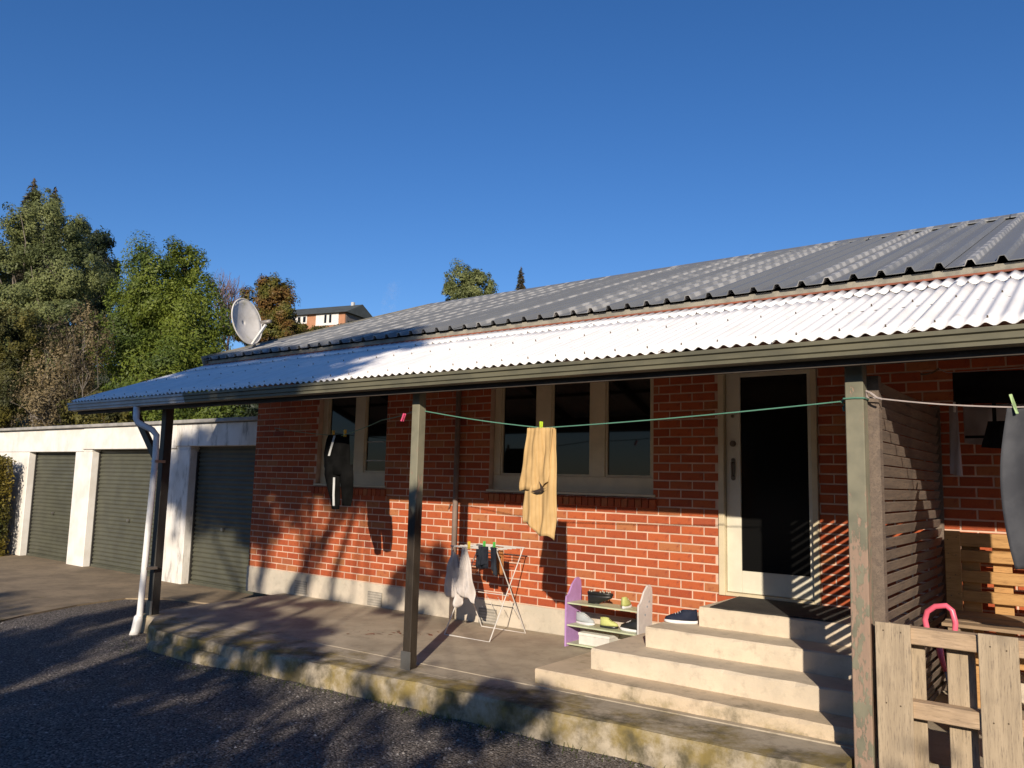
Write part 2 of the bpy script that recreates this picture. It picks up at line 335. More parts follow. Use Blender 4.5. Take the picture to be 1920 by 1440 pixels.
mid = [(x, y - (0.012 if y < -1.5 else 0), slab_z(y, x) - 0.025) for x, y in fine]; bot = [(x, y - (0.02 + random.uniform(0, 0.03) if y < -1.5 else 0), GZ - 0.1) for x, y in fine]
sl.add(top + mid + bot, [] + [(k * n_ + i, k * n_ + (i + 1) % n_, (k + 1) * n_ + (i + 1) % n_, (k + 1) * n_ + i) for k in (0, 1) for i in range(n_)])
import mathutils.geometry as mg
tris = mg.tessellate_polygon([[Vector((x, y, 0)) for x, y in fine]]); sl.f += [tuple(t) for t in tris]
slab = sl.build('patio', SLAB); slab['kind'] = 'structure'
led = MB()   # broken lower ledge of the slab at its far end
rings = []
for i, (x, y0, y1, z) in enumerate([(2.0, -2.50, -2.62, -0.45), (2.15, -2.52, -2.68, -0.42), (2.3, -2.52, -2.69, -0.41), (2.8, -2.53, -2.70, -0.405), (3.2, -2.52, -2.68, -0.40), (3.5, -2.50, -2.63, -0.42), (3.75, -2.48, -2.54, -0.46)]):
    rings.append([(x, y0, -0.55), (x, y0, z), (x, (y0 + y1) / 2, z + 0.006), (x, y1 + 0.03, z - 0.02), (x, y1, -0.55)])
led.loft(rings).build('ledge', SLAB, slab, smooth=False)

MB().add([(6.35, -0.02, slab_z(0, 6.35) + 0.0015), (6.36, -0.02, slab_z(0, 6.36) + 0.0015), (5.62, -2.43, slab_z(-2.43, 5.62) + 0.0015), (5.61, -2.43, slab_z(-2.43, 5.61) + 0.0015)], [(0, 1, 2, 3)]).build('joint', plain('dark_joint', (0.06, 0.05, 0.04)), slab, fix=False)
steps = thing('concrete_steps', 'flight of four wide pale concrete steps up to the house door', 'steps', (8.1, -0.9, -0.31))
for (x0, y0, z0, z1, mt) in ((6.52, -1.86, -0.345, -0.14, STEPMOSS), (6.86, -1.57, -0.14, 0.02, STEP), (7.16, -1.21, 0.02, 0.18, STEP), (7.47, -0.86, 0.18, 0.335, STEP)):
    rings = []; K = 26
    for i in range(K + 1):
        x = x0 + (9.08 - x0) * i / K; j1, j2, j3 = (random.uniform(-0.004, 0.004) for _ in range(3)); ch = 0.010 + (random.random() ** 6) * 0.022
        zf = z0 if z0 > -0.3 else slab_z(y0, x) - 0.02
        rings.append([(x, -0.004, zf), (x, y0 + 0.004, zf), (x, y0 + j1, (z0 + z1) / 2), (x, y0 + j2, z1 - ch), (x, y0 + ch + j2, z1 + j3 * 0.4), (x, y0 + 0.12, z1 + j3 * 0.3), (x, -0.004, z1)])
    MB().loft(rings).build('step', mt, steps)

# ------------------------------------------------------------------ house
HX1 = 14.0; WALLTOP = 2.78
house = thing('brick_house', 'long single storey red brick house with grey ribbed roof and white porch canopy', 'house', (0, 0, -0.31))
OPEN = [(1.42, 2.78, 1.204, 2.56), (4.50, 6.60, 1.204, 2.56), (7.29, 8.215, 0.335, 2.50)]
core = MB()
xs = sorted({0.004, HX1} | {o[0] for o in OPEN} | {o[1] for o in OPEN}); zs = sorted({-0.02, WALLTOP} | {o[2] for o in OPEN} | {o[3] for o in OPEN})
def inside(x, z): return any(o[0] < x < o[1] and o[2] < z < o[3] for o in OPEN)
for i in range(len(xs) - 1):
    for j in range(len(zs) - 1):
        if not inside((xs[i] + xs[i + 1]) / 2, (zs[j] + zs[j + 1]) / 2):
            core.add([(xs[i], 0.006, zs[j]), (xs[i + 1], 0.006, zs[j]), (xs[i + 1], 0.006, zs[j + 1]), (xs[i], 0.006, zs[j + 1])], [(0, 1, 2, 3)])
for (a, b, c, d) in OPEN:
    core.add([(a, 0.006, c), (a, 0.26, c), (a, 0.26, d), (a, 0.006, d)], [(0, 1, 2, 3)]).add([(b, 0.006, c), (b, 0.006, d), (b, 0.26, d), (b, 0.26, c)], [(0, 1, 2, 3)])
    core.add([(a, 0.006, c), (b, 0.006, c), (b, 0.26, c), (a, 0.26, c)], [(0, 1, 2, 3)]).add([(a, 0.006, d), (a, 0.26, d), (b, 0.26, d), (b, 0.006, d)], [(0, 1, 2, 3)])
core.add([(0.004, 0.006, -0.02), (0.004, 0.006, WALLTOP), (0.004, 8.6, WALLTOP), (0.004, 8.6, -0.02)], [(0, 1, 2, 3)])
core.add([(HX1, 0.006, -0.3), (HX1, 0.006, WALLTOP), (HX1, 8.6, WALLTOP), (HX1, 8.6, -0.3)], [(0, 1, 2, 3)])
core.add([(0.004, 8.6, -0.3), (HX1, 8.6, -0.3), (HX1, 8.6, WALLTOP), (0.004, 8.6, WALLTOP)], [(0, 1, 2, 3)])
core.add([(0.004, 0.006, WALLTOP), (0.004, 8.6, WALLTOP), (0.004, 4.2, WALLTOP + 1.85)], [(0, 1, 2)])
core.add([(0.0, 0.27, -0.3), (HX1, 0.27, -0.3), (HX1, 0.27, WALLTOP), (0.0, 0.27, WALLTOP)], [(0, 1, 2, 3)])
wall = core.build('wall', MORTAR, house, fix=False)
# bricks
CH, BL = 0.086, 0.240
def brick_mesh(L):
    bm = bmesh.new(); bmesh.ops.create_cube(bm, size=1.0)
    for v in bm.verts: v.co = Vector((v.co.x * L, v.co.y * 0.05 + 0.025, v.co.z * 0.0715))
    bmesh.ops.bevel(bm, geom=[e for e in bm.edges if all(v.co.y < 0.01 for v in e.verts)], offset=0.0035, segments=1, affect='EDGES')
    me = bpy.data.meshes.new('brick'); bm.to_mesh(me); bm.free(); me.materials.append(BRICK); return me
bcache = {}
def bmesh_for(L):
    k = round(L, 3)
    if k not in bcache: bcache[k] = brick_mesh(k)
    return bcache[k]
bricks = []
J0 = 7.021 % BL
for c in range(int(WALLTOP / CH)):
    z = c * CH + CH / 2 + 0.004
    off = J0 if (c % 2 == 1) else J0 + BL / 2
    cuts = [(0.0, HX1)]
    for (a, b, d, e) in OPEN:
        if d - 0.03 < z < e + 0.02:
            nc = []
            for (p, q) in cuts:
                if p < a: nc.append((p, min(q, a)))
                if q > b: nc.append((max(p, b), q))
            cuts = nc
    if 1.10 < z < 1.204:
        nc = []
        for (p, q) in cuts:
            for a, b in ((1.36, 2.84), (4.44, 6.66)):
                pass
            nc.append((p, q))
        cuts = nc
    for (p, q) in cuts:
        kx = math.floor((p - off) / BL); x = off + kx * BL
        while x < q:
            a = max(x + 0.006, p + (0.004 if x < p else 0)); b = min(x + BL - 0.006, q - (0.004 if x + BL > q else 0))
            if b - a > 0.03: bricks.append(((a + b) / 2, z, round(b - a, 2) if (x < p or x + BL > q) else 0.2255))
            x += BL
def size_in_view(b):
    d = np.array([b[0], 0, b[1]]) - CC; dep = d @ CF; px = 960 + FPX * (d @ CR) / dep
    vis = px < 1925 and b[1] < 2.46 and b[2] > 0.05 and not (9.15 < b[0] and b[1] < 0.8) and not (8.42 < b[0] < 9.1)
    return (b[2] / dep / dep) if vis else 0
order = sorted(range(len(bricks)), key=lambda i: -size_in_view(bricks[i]))
near = set(order[:300]); hb = base_of(house)
tpl = {}
JV = []; JF3 = []; nb = 0
def add_joined(me, M4):
    global nb
    vs = np.array([v.co for v in me.vertices]); vs = vs @ np.array(M4.to_3x3()).T + np.array(M4.translation); JV.append(vs)
    for pgn in me.polygons: JF3.append([nb + i for i in pgn.vertices])
    nb += len(vs)
for i, (x, z, L) in enumerate(bricks):
    me = bmesh_for(L); dy = random.gauss(0, 0.0012); rz = random.gauss(0, 0.004)
    if i in near:
        o = bpy.data.objects.new('brick', me); link(o); o.parent = wall; o.location = Vector((x, dy, z)) - hb; o.rotation_euler = (0, rz, random.gauss(0, 0.004))
    else:
        add_joined(me, Matrix.Translation((x, dy, z)) @ Matrix.Rotation(rz, 4, 'Y'))
# side wall facing the garages
for c in range(int(WALLTOP / CH)):
    for kx in range(0, 14):
        y = 0.12 + kx * BL + (BL / 2 if c % 2 else 0) - (0.06 if c % 2 == 0 else 0.12)
        add_joined(bmesh_for(0.228 if kx or c % 2 else 0.11), Matrix.Translation((0.0, y + 0.06, c * CH + CH / 2 + 0.004)) @ Matrix.Rotation(-math.pi / 2, 4, 'Z'))
me = bpy.data.meshes.new('brickwork'); me.from_pydata([tuple(Vector(v) - hb) for v in np.concatenate(JV)], [], JF3); me.materials.append(BRICK)
o = bpy.data.objects.new('brickwork', me); link(o); o.parent = house; o['kind'] = 'stuff'
# plinth
pl = MB().box(-0.012, 7.465, -0.012, 0.26, -0.36, -0.002).box(9.085, HX1, -0.012, 0.26, -0.36, -0.002)
plinth = pl.build('plinth', PLINTH, house, bevel=0.006)
for vx in (1.25, 2.72, 4.55):
    v = MB().box(vx - 0.13, vx + 0.13, -0.020, -0.013, -0.27, -0.10); v.build('vent', plain('vent_grey', (0.30, 0.275, 0.235), None, 12), plinth)
    g = MB()
    for q in range(5): g.box(vx - 0.12, vx + 0.12, -0.026, -0.0205, -0.258 + q * 0.032, -0.24 + q * 0.032)
    g.build('vent_grille', plain('vent_grille_grey', (0.42, 0.38, 0.32), None, 12), plinth)
# windows
def window(x0, x1, panes, z0=1.212, z1=2.55, zb=1.405, yf=0.075):
    fr = MB(); fr.box(x0 + 0.006, x1 - 0.006, yf, yf + 0.07, z0, zb).box(x0 + 0.006, x1 - 0.006, yf, yf + 0.07, z1 - 0.10, z1)
    edges = [x0 + 0.006] + [e for p in panes for e in p] + [x1 - 0.006]
    for i in range(0, len(edges), 2): fr.box(edges[i], edges[i + 1], yf + 0.0005, yf + 0.0695, zb, z1 - 0.10)
    w = fr.build('window', FRAME, house, bevel=0.004)
    MB().box(x0 - 0.03, x1 + 0.03, -0.012, yf - 0.002, z0 - 0.002, z0 + 0.026).build('sill', FRAME, w, bevel=0.004)
    for (a, b) in panes:
        s_ = MB()
        s_.box(a + 0.001, a + 0.022, yf + 0.016, yf + 0.05, zb + 0.0225, z1 - 0.1225).box(b - 0.022, b - 0.001, yf + 0.016, yf + 0.05, zb + 0.0225, z1 - 0.1225).box(a + 0.001, b - 0.001, yf + 0.0155, yf + 0.0505, zb + 0.001, zb + 0.022).box(a + 0.001, b - 0.001, yf + 0.0155, yf + 0.0505, z1 - 0.122, z1 - 0.101)
        s_.build('sash', FRAME, w)
        MB().box(a + 0.01, b - 0.01, yf + 0.036, yf + 0.041, zb + 0.01, z1 - 0.11).build('pane', GLASS, w)
    n = int(round((x1 - x0 + 0.10) / 0.079)); p = (x1 - x0 + 0.10) / n
    sm = None
    for i in range(n):
        bx = x0 - 0.05 + (i + 0.5) * p
        if sm is None:
            m_ = MB().prism([(-0.034, 0.004), (0.07, 0.012), (0.07, 0.108), (-0.034, 0.088)], 'x', -p / 2 + 0.006, p / 2 - 0.006)
            sm = m_.build('sill_brick', BRICK, None, bevel=0.003); sb = sm
        else:
            sb = bpy.data.objects.new('sill_brick', sm.data); link(sb)
        sb.parent = w; sb.location = Vector((bx, random.gauss(0, 0.001), 1.098)) - hb; sb.rotation_euler = (0, 0, random.gauss(0, 0.01))
    return w
w1 = window(1.42, 2.78, [(1.535, 2.10), (2.29, 2.735)])
w2 = window(4.50, 6.60, [(4.60, 5.11), (5.305, 5.82), (6.0, 6.545)])
MB().box(2.313, 2.711, 0.097, 0.109, 1.553, 1.568).box(2.313, 2.711, 0.0972, 0.1088, 1.803, 1.815).build('blind_bar', plain('blind_white', (0.45, 0.45, 0.43)), w1)  # bars of the indoor blind, set in front of the opaque pane
# door
fr = MB(); fr.box(7.295, 7.352, -0.022, 0.10, 0.336, 2.50).box(8.162, 8.212, -0.022, 0.10, 0.336, 2.50).box(7.3525, 8.1615, -0.0215, 0.099, 2.435, 2.4995).box(7.3525, 8.1615, -0.018, 0.10, 0.336, 0.365)
dframe = fr.build('door_frame', FRAME, house, bevel=0.004)
dl = MB(); dl.box(7.356, 7.495, 0.03, 0.072, 0.369, 2.43).box(8.118, 8.158, 0.03, 0.072, 0.369, 2.43).box(7.4955, 8.1175, 0.0305, 0.0715, 0.369, 0.568).box(7.4955, 8.1175, 0.0305, 0.0715, 2.37, 2.43)
door = dl.build('door', DOORP, house, bevel=0.004)
MB().box(7.49, 8.122, 0.048, 0.056, 0.56, 2.38).build('pane', MESHG, door)
MB().prism([(7.425 + 0.02 * math.cos(a), 1.50 + (0.085 if math.sin(a) > 0 else -0.085) + 0.02 * math.sin(a)) for a in [i * math.pi / 6 + 0.001 for i in range(12)]], 'y', 0.022, 0.03).build('handle_plate', BRONZE, door)
MB().tube([(7.425, 0.03, 1.56), (7.425, -0.012, 1.56), (7.43, -0.02, 1.50), (7.43, -0.012, 1.44), (7.425, 0.03, 1.44)], 0.008, 8).build('handle', BRONZE, door)
for (hz, hr) in ((1.74, 0.028), (2.0, 0.014)):
    MB().tube([(7.425, 0.03, hz), (7.425, 0.012, hz), (7.425, 0.008, hz)], [hr, hr, hr * 0.8], 14).build('lock', BRONZE, door)

# roofs
PZ0, PY0, PZ1, PY1 = 2.222, -2.47, 2.906, -0.66      # porch roof line
RZ0, RY0, RZ1, RY1 = 3.015, -0.64, 4.79, 4.30         # main roof line
XL, XR = -0.48, 14.3
def sheet(name, prof, y0, z0, y1, z1, mat, parent, rows=1, sag=0.0, th=0.0):
    n = len(prof); ln = math.hypot(y1 - y0, z1 - z0); ny, nz = -(z1 - z0) / ln, (y1 - y0) / ln
    V = []; F = []
    for j in range(rows + 1):
        t = j / rows
        for (x, h) in prof:
            hh = h + sag * math.sin(math.pi * t); V.append((x, y0 + (y1 - y0) * t + ny * hh, z0 + (z1 - z0) * t + nz * hh))
    for j in range(rows):
        for i in range(n - 1): F.append((j * n + i, j * n + i + 1, (j + 1) * n + i + 1, (j + 1) * n + i))
    m = MB(); m.add(V, F); return m.build(name, mat, parent, smooth=True, fix=False)
prf = MB().bar((XL + 0.05, -0.04, 2.93), (XR, -0.04, 2.93), 0.05, 0.09).build('porch_roof', DARKWOOD, house)
for px_ in (-0.35, 1.2, 2.6, 4.0, 5.35, 6.7, 8.0, 9.06, 10.4, 12.0, 13.6):   # rafters of the porch canopy
    MB().bar((px_, -2.355, PZ0 + (-2.355 - PY0) * 0.378 - 0.068), (px_, -0.60, PZ0 + (-0.60 - PY0) * 0.378 - 0.068), 0.05, 0.09).build('rafter', DARKWOOD, prf)
PITCH = 0.085; cps = 9; x = XL; si = 0
scr = MB()
while x < XR - 0.1:
    w = cps * PITCH; prof = [(x - 0.035 + (w + 0.06) * i / (cps * 8 + 6), 0.0) for i in range(cps * 8 + 7)]
    prof = [(a, 0.0105 * math.cos(2 * math.pi * (a - XL) / PITCH) + (0.007 if i < 5 else 0) + random.uniform(-0.0002, 0.0002)) for i, (a, h) in enumerate(prof)]
    jit = random.uniform(-0.006, 0.006)
    o = sheet('roof_sheet', prof, PY0 + jit, PZ0 + 0.004 * (si % 2), PY1 - 0.22, PZ1 - 0.22 * 0.378 + 0.004 * (si % 2), WROOF, prf, 6)
    md = o.modifiers.new('t', 'SOLIDIFY'); md.thickness = 0.005; md.offset = -1
    for q in range(0, cps, 3):
        for yy in (-2.36, -1.55, -0.98):
            xx = XL + (round((x - XL) / PITCH) + q + 1) * PITCH; t = (yy - PY0) / (PY1 - PY0); zz = PZ0 + (PZ1 - PZ0) * t + 0.018
            scr.tube([(xx, yy, zz - 0.006), (xx, yy - 0.003, zz + 0.010)], [0.0065, 0.004], 6)
    x += w; si += 1
scr.build('roof_screws', BRONZE, prf, kind='stuff')
# corrugated flashing overlapping the upper end of the canopy, its red edge and the fascia behind it
x = XL - 0.01; fl = 0
while x < XR - 0.1:
    w = 2.4; m_ = int(w / PITCH * 6); prof = [(x + w * i / m_, 0.0105 * math.cos(2 * math.pi * (x + w * i / m_ - XL) / PITCH) + 0.009) for i in range(m_ + 1)]
    o = sheet('flashing', prof, PY1 - 0.30, PZ1 - 0.30 * 0.378, PY1 + 0.06, PZ1 + 0.06 * 0.378, WROOF, prf, 1)
    md = o.modifiers.new('t', 'SOLIDIFY'); md.thickness = 0.004; md.offset = -1
    x += w; fl += 1
MB().bar((XL + 0.02, PY1 + 0.048, PZ1 + 0.036), (XR, PY1 + 0.048, PZ1 + 0.036), 0.03, 0.016).build('red_batten', RUST, prf)
MB().box(XL + 0.03, XR, -0.595, -0.56, 2.80, 3.005).build('fascia', FASCIA, house)
MB().box(XL + 0.03, XR, -0.559, 0.0, 2.785, 2.80).build('soffit', FRAME, house)
# main roof sheets
mr = MB(); mr.add([(XL + 0.02, RY0 + 0.1, RZ0 - 0.03), (XR, RY0 + 0.1, RZ0 - 0.03), (XR, RY1, RZ1 - 0.08), (XL + 0.02, RY1, RZ1 - 0.08)], [(0, 1, 2, 3)])
mr.add([(XL + 0.02, 9.2, RZ0 - 0.03), (XR, 9.2, RZ0 - 0.03), (XR, RY1, RZ1 - 0.08), (XL + 0.02, RY1, RZ1 - 0.08)], [(3, 2, 1, 0)])
main = mr.build('main_roof', DARKWOOD, house, fix=False)
RP = 0.205
def trap(x):
    u = ((x - XL) / RP) % 1.0
    if u < 0.62: return 0.0
    if u < 0.72: return 0.034 * (u - 0.62) / 0.10
    if u < 0.90: return 0.034
    return 0.034 * (1 - (u - 0.90) / 0.10)
x = XL; si = 0
while x < XR - 0.1:
    xs_ = []
    for q in range(4):
        b0 = x + q * RP; xs_ += [b0, b0 + 0.31 * RP, b0 + 0.62 * RP, b0 + 0.72 * RP, b0 + 0.90 * RP]
    xs_ += [x + 4 * RP]
    prof = [(a, (0.042 if i % 5 in (3, 4) else 0.0) + (0.003 if si % 2 else 0)) for i, a in enumerate(xs_)]
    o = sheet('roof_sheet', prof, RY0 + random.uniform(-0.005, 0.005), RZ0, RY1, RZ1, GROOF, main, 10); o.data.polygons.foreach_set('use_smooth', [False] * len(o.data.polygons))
    md = o.modifiers.new('t', 'SOLIDIFY'); md.thickness = 0.006; md.offset = -1
    x += 4 * RP; si += 1
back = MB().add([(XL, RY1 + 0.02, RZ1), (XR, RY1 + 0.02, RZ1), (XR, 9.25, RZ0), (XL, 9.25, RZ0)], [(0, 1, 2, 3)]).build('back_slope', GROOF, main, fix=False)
for i in range(9):   # ridge capping in lengths
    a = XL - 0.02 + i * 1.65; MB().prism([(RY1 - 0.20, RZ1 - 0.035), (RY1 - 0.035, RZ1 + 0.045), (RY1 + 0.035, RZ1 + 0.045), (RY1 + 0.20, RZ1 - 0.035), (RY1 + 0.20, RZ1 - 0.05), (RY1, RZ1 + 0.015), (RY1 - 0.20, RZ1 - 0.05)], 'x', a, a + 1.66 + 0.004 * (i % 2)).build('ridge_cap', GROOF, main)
MB().bar((XL - 0.035, RY0 - 0.01, RZ0 - 0.02), (XL - 0.035, RY1, RZ1 - 0.02), 0.03, 0.15, up=(0, -0.36, 0.93)).build('barge_board', FASCIA, main)
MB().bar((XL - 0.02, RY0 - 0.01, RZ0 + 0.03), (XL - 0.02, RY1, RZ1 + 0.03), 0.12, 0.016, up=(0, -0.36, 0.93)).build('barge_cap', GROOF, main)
# gutter: moulded profile, open on top
gp = [(-2.400, 2.195), (-2.400, 2.105), (-2.415, 2.098), (-2.470, 2.098), (-2.492, 2.106), (-2.492, 2.128), (-2.505, 2.136), (-2.505, 2.168), (-2.522, 2.176), (-2.522, 2.2), (-2.514, 2.2), (-2.514, 2.182), (-2.498, 2.173), (-2.498, 2.142), (-2.485, 2.133), (-2.485, 2.112), (-2.408, 2.108), (-2.408, 2.195)]
gut = MB().prism(gp, 'x', 2.201, XR).build('gutter', GUTTER, house)
GUTW = plain('pale_gutter_paint', (0.52, 0.50, 0.48), (0.40, 0.39, 0.36), 5, 0.5, 0, 0.1, 40, 0.002)
MB().prism(gp, 'x', XL - 0.03, 2.2).build('gutter', GUTW, house)['label'] = 'pale end length of gutter'
MB().prism([(-2.40, 2.19), (-2.40, 2.10), (-2.50, 2.10), (-2.52, 2.198)], 'x', XL - 0.034, XL - 0.0301).build('gutter_end', GUTW, gut)
MB().box(XL, XR, -2.394, -2.36, 2.06, 2.215).build('porch_fascia', DARKWOOD, house)
MB().box(XL + 0.1, XR, -2.20, -2.11, 2.115, 2.255).build('porch_beam', DARKWOOD, house)
for yy in (-1.6, -0.9):
    MB().box(XL + 0.02, XR, yy - 0.02, yy + 0.02, PZ0 + (yy - PY0) * 0.378 - 0.05, PZ0 + (yy - PY0) * 0.378 - 0.012).build('purlin', DARKWOOD, prf)
# posts
def post(x, y, mat, zb, w=0.10, br=True):
    p = MB().box(x - w / 2, x + w / 2, y - w / 2, y + w / 2, zb, 2.113).build('porch_post', mat, house, bevel=0.005)
    if br: MB().box(x - w / 2 - 0.012, x + w / 2 + 0.012, y - w / 2 - 0.006, y - w / 2 - 0.0005, zb, zb + 0.16).build('post_bracket', METAL, p)
    return p
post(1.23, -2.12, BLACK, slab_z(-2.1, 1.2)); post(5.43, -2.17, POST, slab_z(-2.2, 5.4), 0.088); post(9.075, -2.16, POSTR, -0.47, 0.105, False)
MB().bar((0.46, -2.13, 2.10), (1.17, -2.13, 1.40), 0.05, 0.09).build('brace', BLACK, house)
# downpipe at the far post
dpp = [(1.13, -2.46, 2.10), (1.13, -2.455, 1.96), (1.15, -2.445, 1.915), (1.27, -2.32, 1.83), (1.305, -2.285, 1.77), (1.31, -2.28, 1.5), (1.285, -2.31, -0.36), (1.28, -2.33, -0.52)]
dp = MB().tube(dpp, [0.036] * 8, 12).build('downpipe', WPLAST, house, smooth=True)
MB().tube([(1.287, -2.312, -0.30), (1.283, -2.32, -0.315), (1.278, -2.34, -0.46), (1.275, -2.36, -0.52)], [0.04, 0.05, 0.05, 0.052], 12).build('pipe_shoe', WPLAST, dp, smooth=True)
for z in (1.45, 0.22): MB().box(1.25, 1.345, -2.30, -2.171, z, z + 0.03).build('pipe_bracket', METAL, dp)
MB().tube([(4.04, -0.045, slab_z(0, 4.0)), (4.04, -0.045, 2.75)], 0.032, 12).build('wall_pipe', plain('brown_grey_pipe', (0.24, 0.18, 0.15), (0.17, 0.13, 0.11), 5), house, smooth=True)
# small clothes line hook on the wall near the far corner
MB().tube([(0.55, 0.0, 1.98), (0.55, -0.06, 1.98), (0.55, -0.08, 2.02)], 0.006, 6).build('wall_hook', METAL, house)

# ------------------------------------------------------------------ slatted screen between post and wall
scr_ = thing('slat_screen', 'weathered timber screen of narrow horizontal slats beside the steps', 'screen', (9.16, -1.05, -0.21))
sm = None
for i in range(30):
    z = -0.15 + i * 0.073
    if sm is None:
        sm = MB().box(-0.004, 0.004, -1.0, 1.0, -0.0332, 0.0332).build('slat', SLATW, None, bevel=0.002); s_ = sm
    else: s_ = bpy.data.objects.new('slat', sm.data); link(s_)
    s_.parent = scr_; s_.location = Vector((9.163 + random.uniform(-0.0015, 0.0015), -1.03, z)) - Vector(scr_.location); s_.rotation_euler = (random.gauss(0, 0.0015), math.radians(18.5) + random.gauss(0, 0.015), 0)
for yy, hw in ((-2.069, 0.036), (-0.03, 0.012)):
    MB().box(9.098 if hw > 0.02 else 9.13, 9.190, yy - hw, yy + hw, -0.20, 2.03).build('stile', SLATW, scr_)

# ------------------------------------------------------------------ garages
gar = thing('garage_block', 'row of three white plastered garages with dark green roller doors', 'garage', (-5, 3, GZ))
YF, YD = 0.20, 0.37
doors = [(-8.28, -6.2, 1.72), (-5.49, -2.9, 1.77), (-2.09, -0.35, 1.81)]
for (a, b, zt) in ((-10.6, -8.28, 1.70), (-6.16, -5.49, 1.70), (-2.87, -2.09, 1.74)):
    MB().box(a, b, YF, 0.6, GZ - 0.1, zt).build('pier', GARW, gar, bevel=0.012)
    MB().box(b + 0.0005, b + 0.03, YD - 0.035, YD + 0.03, GZ + 0.021, 1.695).build('door_guide', BLACK, gar)
lint = MB()
lint.box(-10.6, -5.83, YF - 0.012, 0.6, 1.70, 2.16).box(-5.8295, -2.5, YF - 0.03, 0.6, 1.745, 2.162).box(-2.4995, -0.03, YF - 0.02, 0.6, 1.785, 2.158)
lint.build('lintel', GARW, gar, bevel=0.008)
MB().box(-5.829, -5.49, YF + 0.002, 0.6, 1.7005, 1.7445).build('packer', GARW, gar); MB().box(-2.499, -2.09, YF + 0.002, 0.6, 1.7405, 1.7845).build('packer', GARW, gar)
MB().box(-10.6, -0.04, 0.62, 6.2, GZ - 0.1, 2.10).build('rear_block', GARW, gar)
MB().box(-10.68, -0.05, YF - 0.09, 6.3, 2.166, 2.225).build('roof_slab', plain('roof_edge_grey', (0.36, 0.34, 0.31), (0.26, 0.25, 0.23), 6, 0.8), gar, bevel=0.008)
for (a, b, zt) in doors:
    P = 0.075; nseg = int((zt - GZ + 0.0) / P * 6); prof = []
    for i in range(nseg + 1):
        z = GZ + 0.025 + (zt - GZ - 0.025) * i / nseg; ph = ((z - GZ) / P) % 1.0; prof.append((YD + (0.012 * math.cos(2 * math.pi * ph)), z))
    V = []; F = []
    for (y, z) in prof: V += [(a - 0.35, y, z), (b + 0.33 if b > -1 else b + 0.1, y, z)]
    for i in range(nseg): F.append((2 * i, 2 * i + 1, 2 * i + 3, 2 * i + 2))
    d = MB().add(V, F).build('roller_door', ROLLER, gar, smooth=True, fix=False)
    MB().box(a + 0.035, b + (0.3 if b > -1 else -0.01), YD - 0.03, YD + 0.03, GZ + 0.022, GZ + 0.07).build('bottom_rail', ROLLER, d)
    MB().tube([((a + b) / 2, YD - 0.02, 0.45), ((a + b) / 2, YD - 0.05, 0.45)], 0.03, 10).build('door_lock', METAL, d)

# ------------------------------------------------------------------ satellite dish on the roof end
dish = thing('satellite_dish', 'weathered white satellite dish on the far end of the grey roof', 'satellite dish', (0.0, -0.10, 3.27))
dn = Vector((0.948, 0.214, 0.185)).normalized(); dv = Vector((-0.20, -0.20, 0.95)); dv = (dv - dn * dv.dot(dn)).normalized(); du = dv.cross(dn).normalized()
dc = Vector((-0.07, -0.30, 3.60))
def dish_pt(r, a, back=0.0):
    return dc + du * (r * math.cos(a)) * 0.31 + dv * (r * math.sin(a)) * 0.35 + dn * (0.075 * r * r - back)
V = []; F = []; NA, NR = 32, 6
for j in range(NR + 1):
    for k in range(NA): V.append(dish_pt(j / NR + 0.001, 2 * math.pi * k / NA))
for j in range(NR):
    for k in range(NA): F.append((j * NA + k, j * NA + (k + 1) % NA, (j + 1) * NA + (k + 1) % NA, (j + 1) * NA + k))
def m_dish():
    k = N('dish_paint'); col = k.mix(k.ramp(k.noise(5, 5), 0.4, 0.7), (0.60, 0.57, 0.53), (0.48, 0.45, 0.41)); col = k.mix(k.math('MULTIPLY', k.ramp(k.noise(6, 4, co=k.mapc((1, 1, 1), loc=(0.3, 0.2, 0.3))), 0.55, 0.7), 0.6), col, (0.34, 0.31, 0.13)); return k.done(col, 0.6, 0, 0.3)
DISHM = m_dish()
do = MB().add(V, F).build('reflector', DISHM, dish, smooth=True); md = do.modifiers.new('t', 'SOLIDIFY'); md.thickness = 0.014; md.offset = 0
MB().tube([dish_pt(1.0, 2 * math.pi * k / 40) for k in range(41)], 0.011, 8, cap=False).build('rim', DISHM, dish, smooth=True)
low = dish_pt(1.0, math.radians(-88)); lnb = dc + dn * 0.40 - dv * 0.13
MB().bar(low, lnb, 0.03, 0.03).build('arm', WPLAST, dish)
MB().tube([lnb - dn * 0.02 + dv * 0.02, lnb - dn * 0.06 + dv * 0.05, lnb - dn * 0.0 + dv * 0.04, lnb + dn * 0.10 + dv * 0.03], [0.035, 0.04, 0.03, 0.028], 12).build('feed_horn', m_gloss('lnb_grey', (0.22, 0.20, 0.18)), dish, smooth=True)
MB().tube([(-0.09, -0.05, 3.20), (-0.09, -0.09, 3.42), dc - dn * 0.03], 0.022, 10).build('mast', METAL, dish, smooth=True)

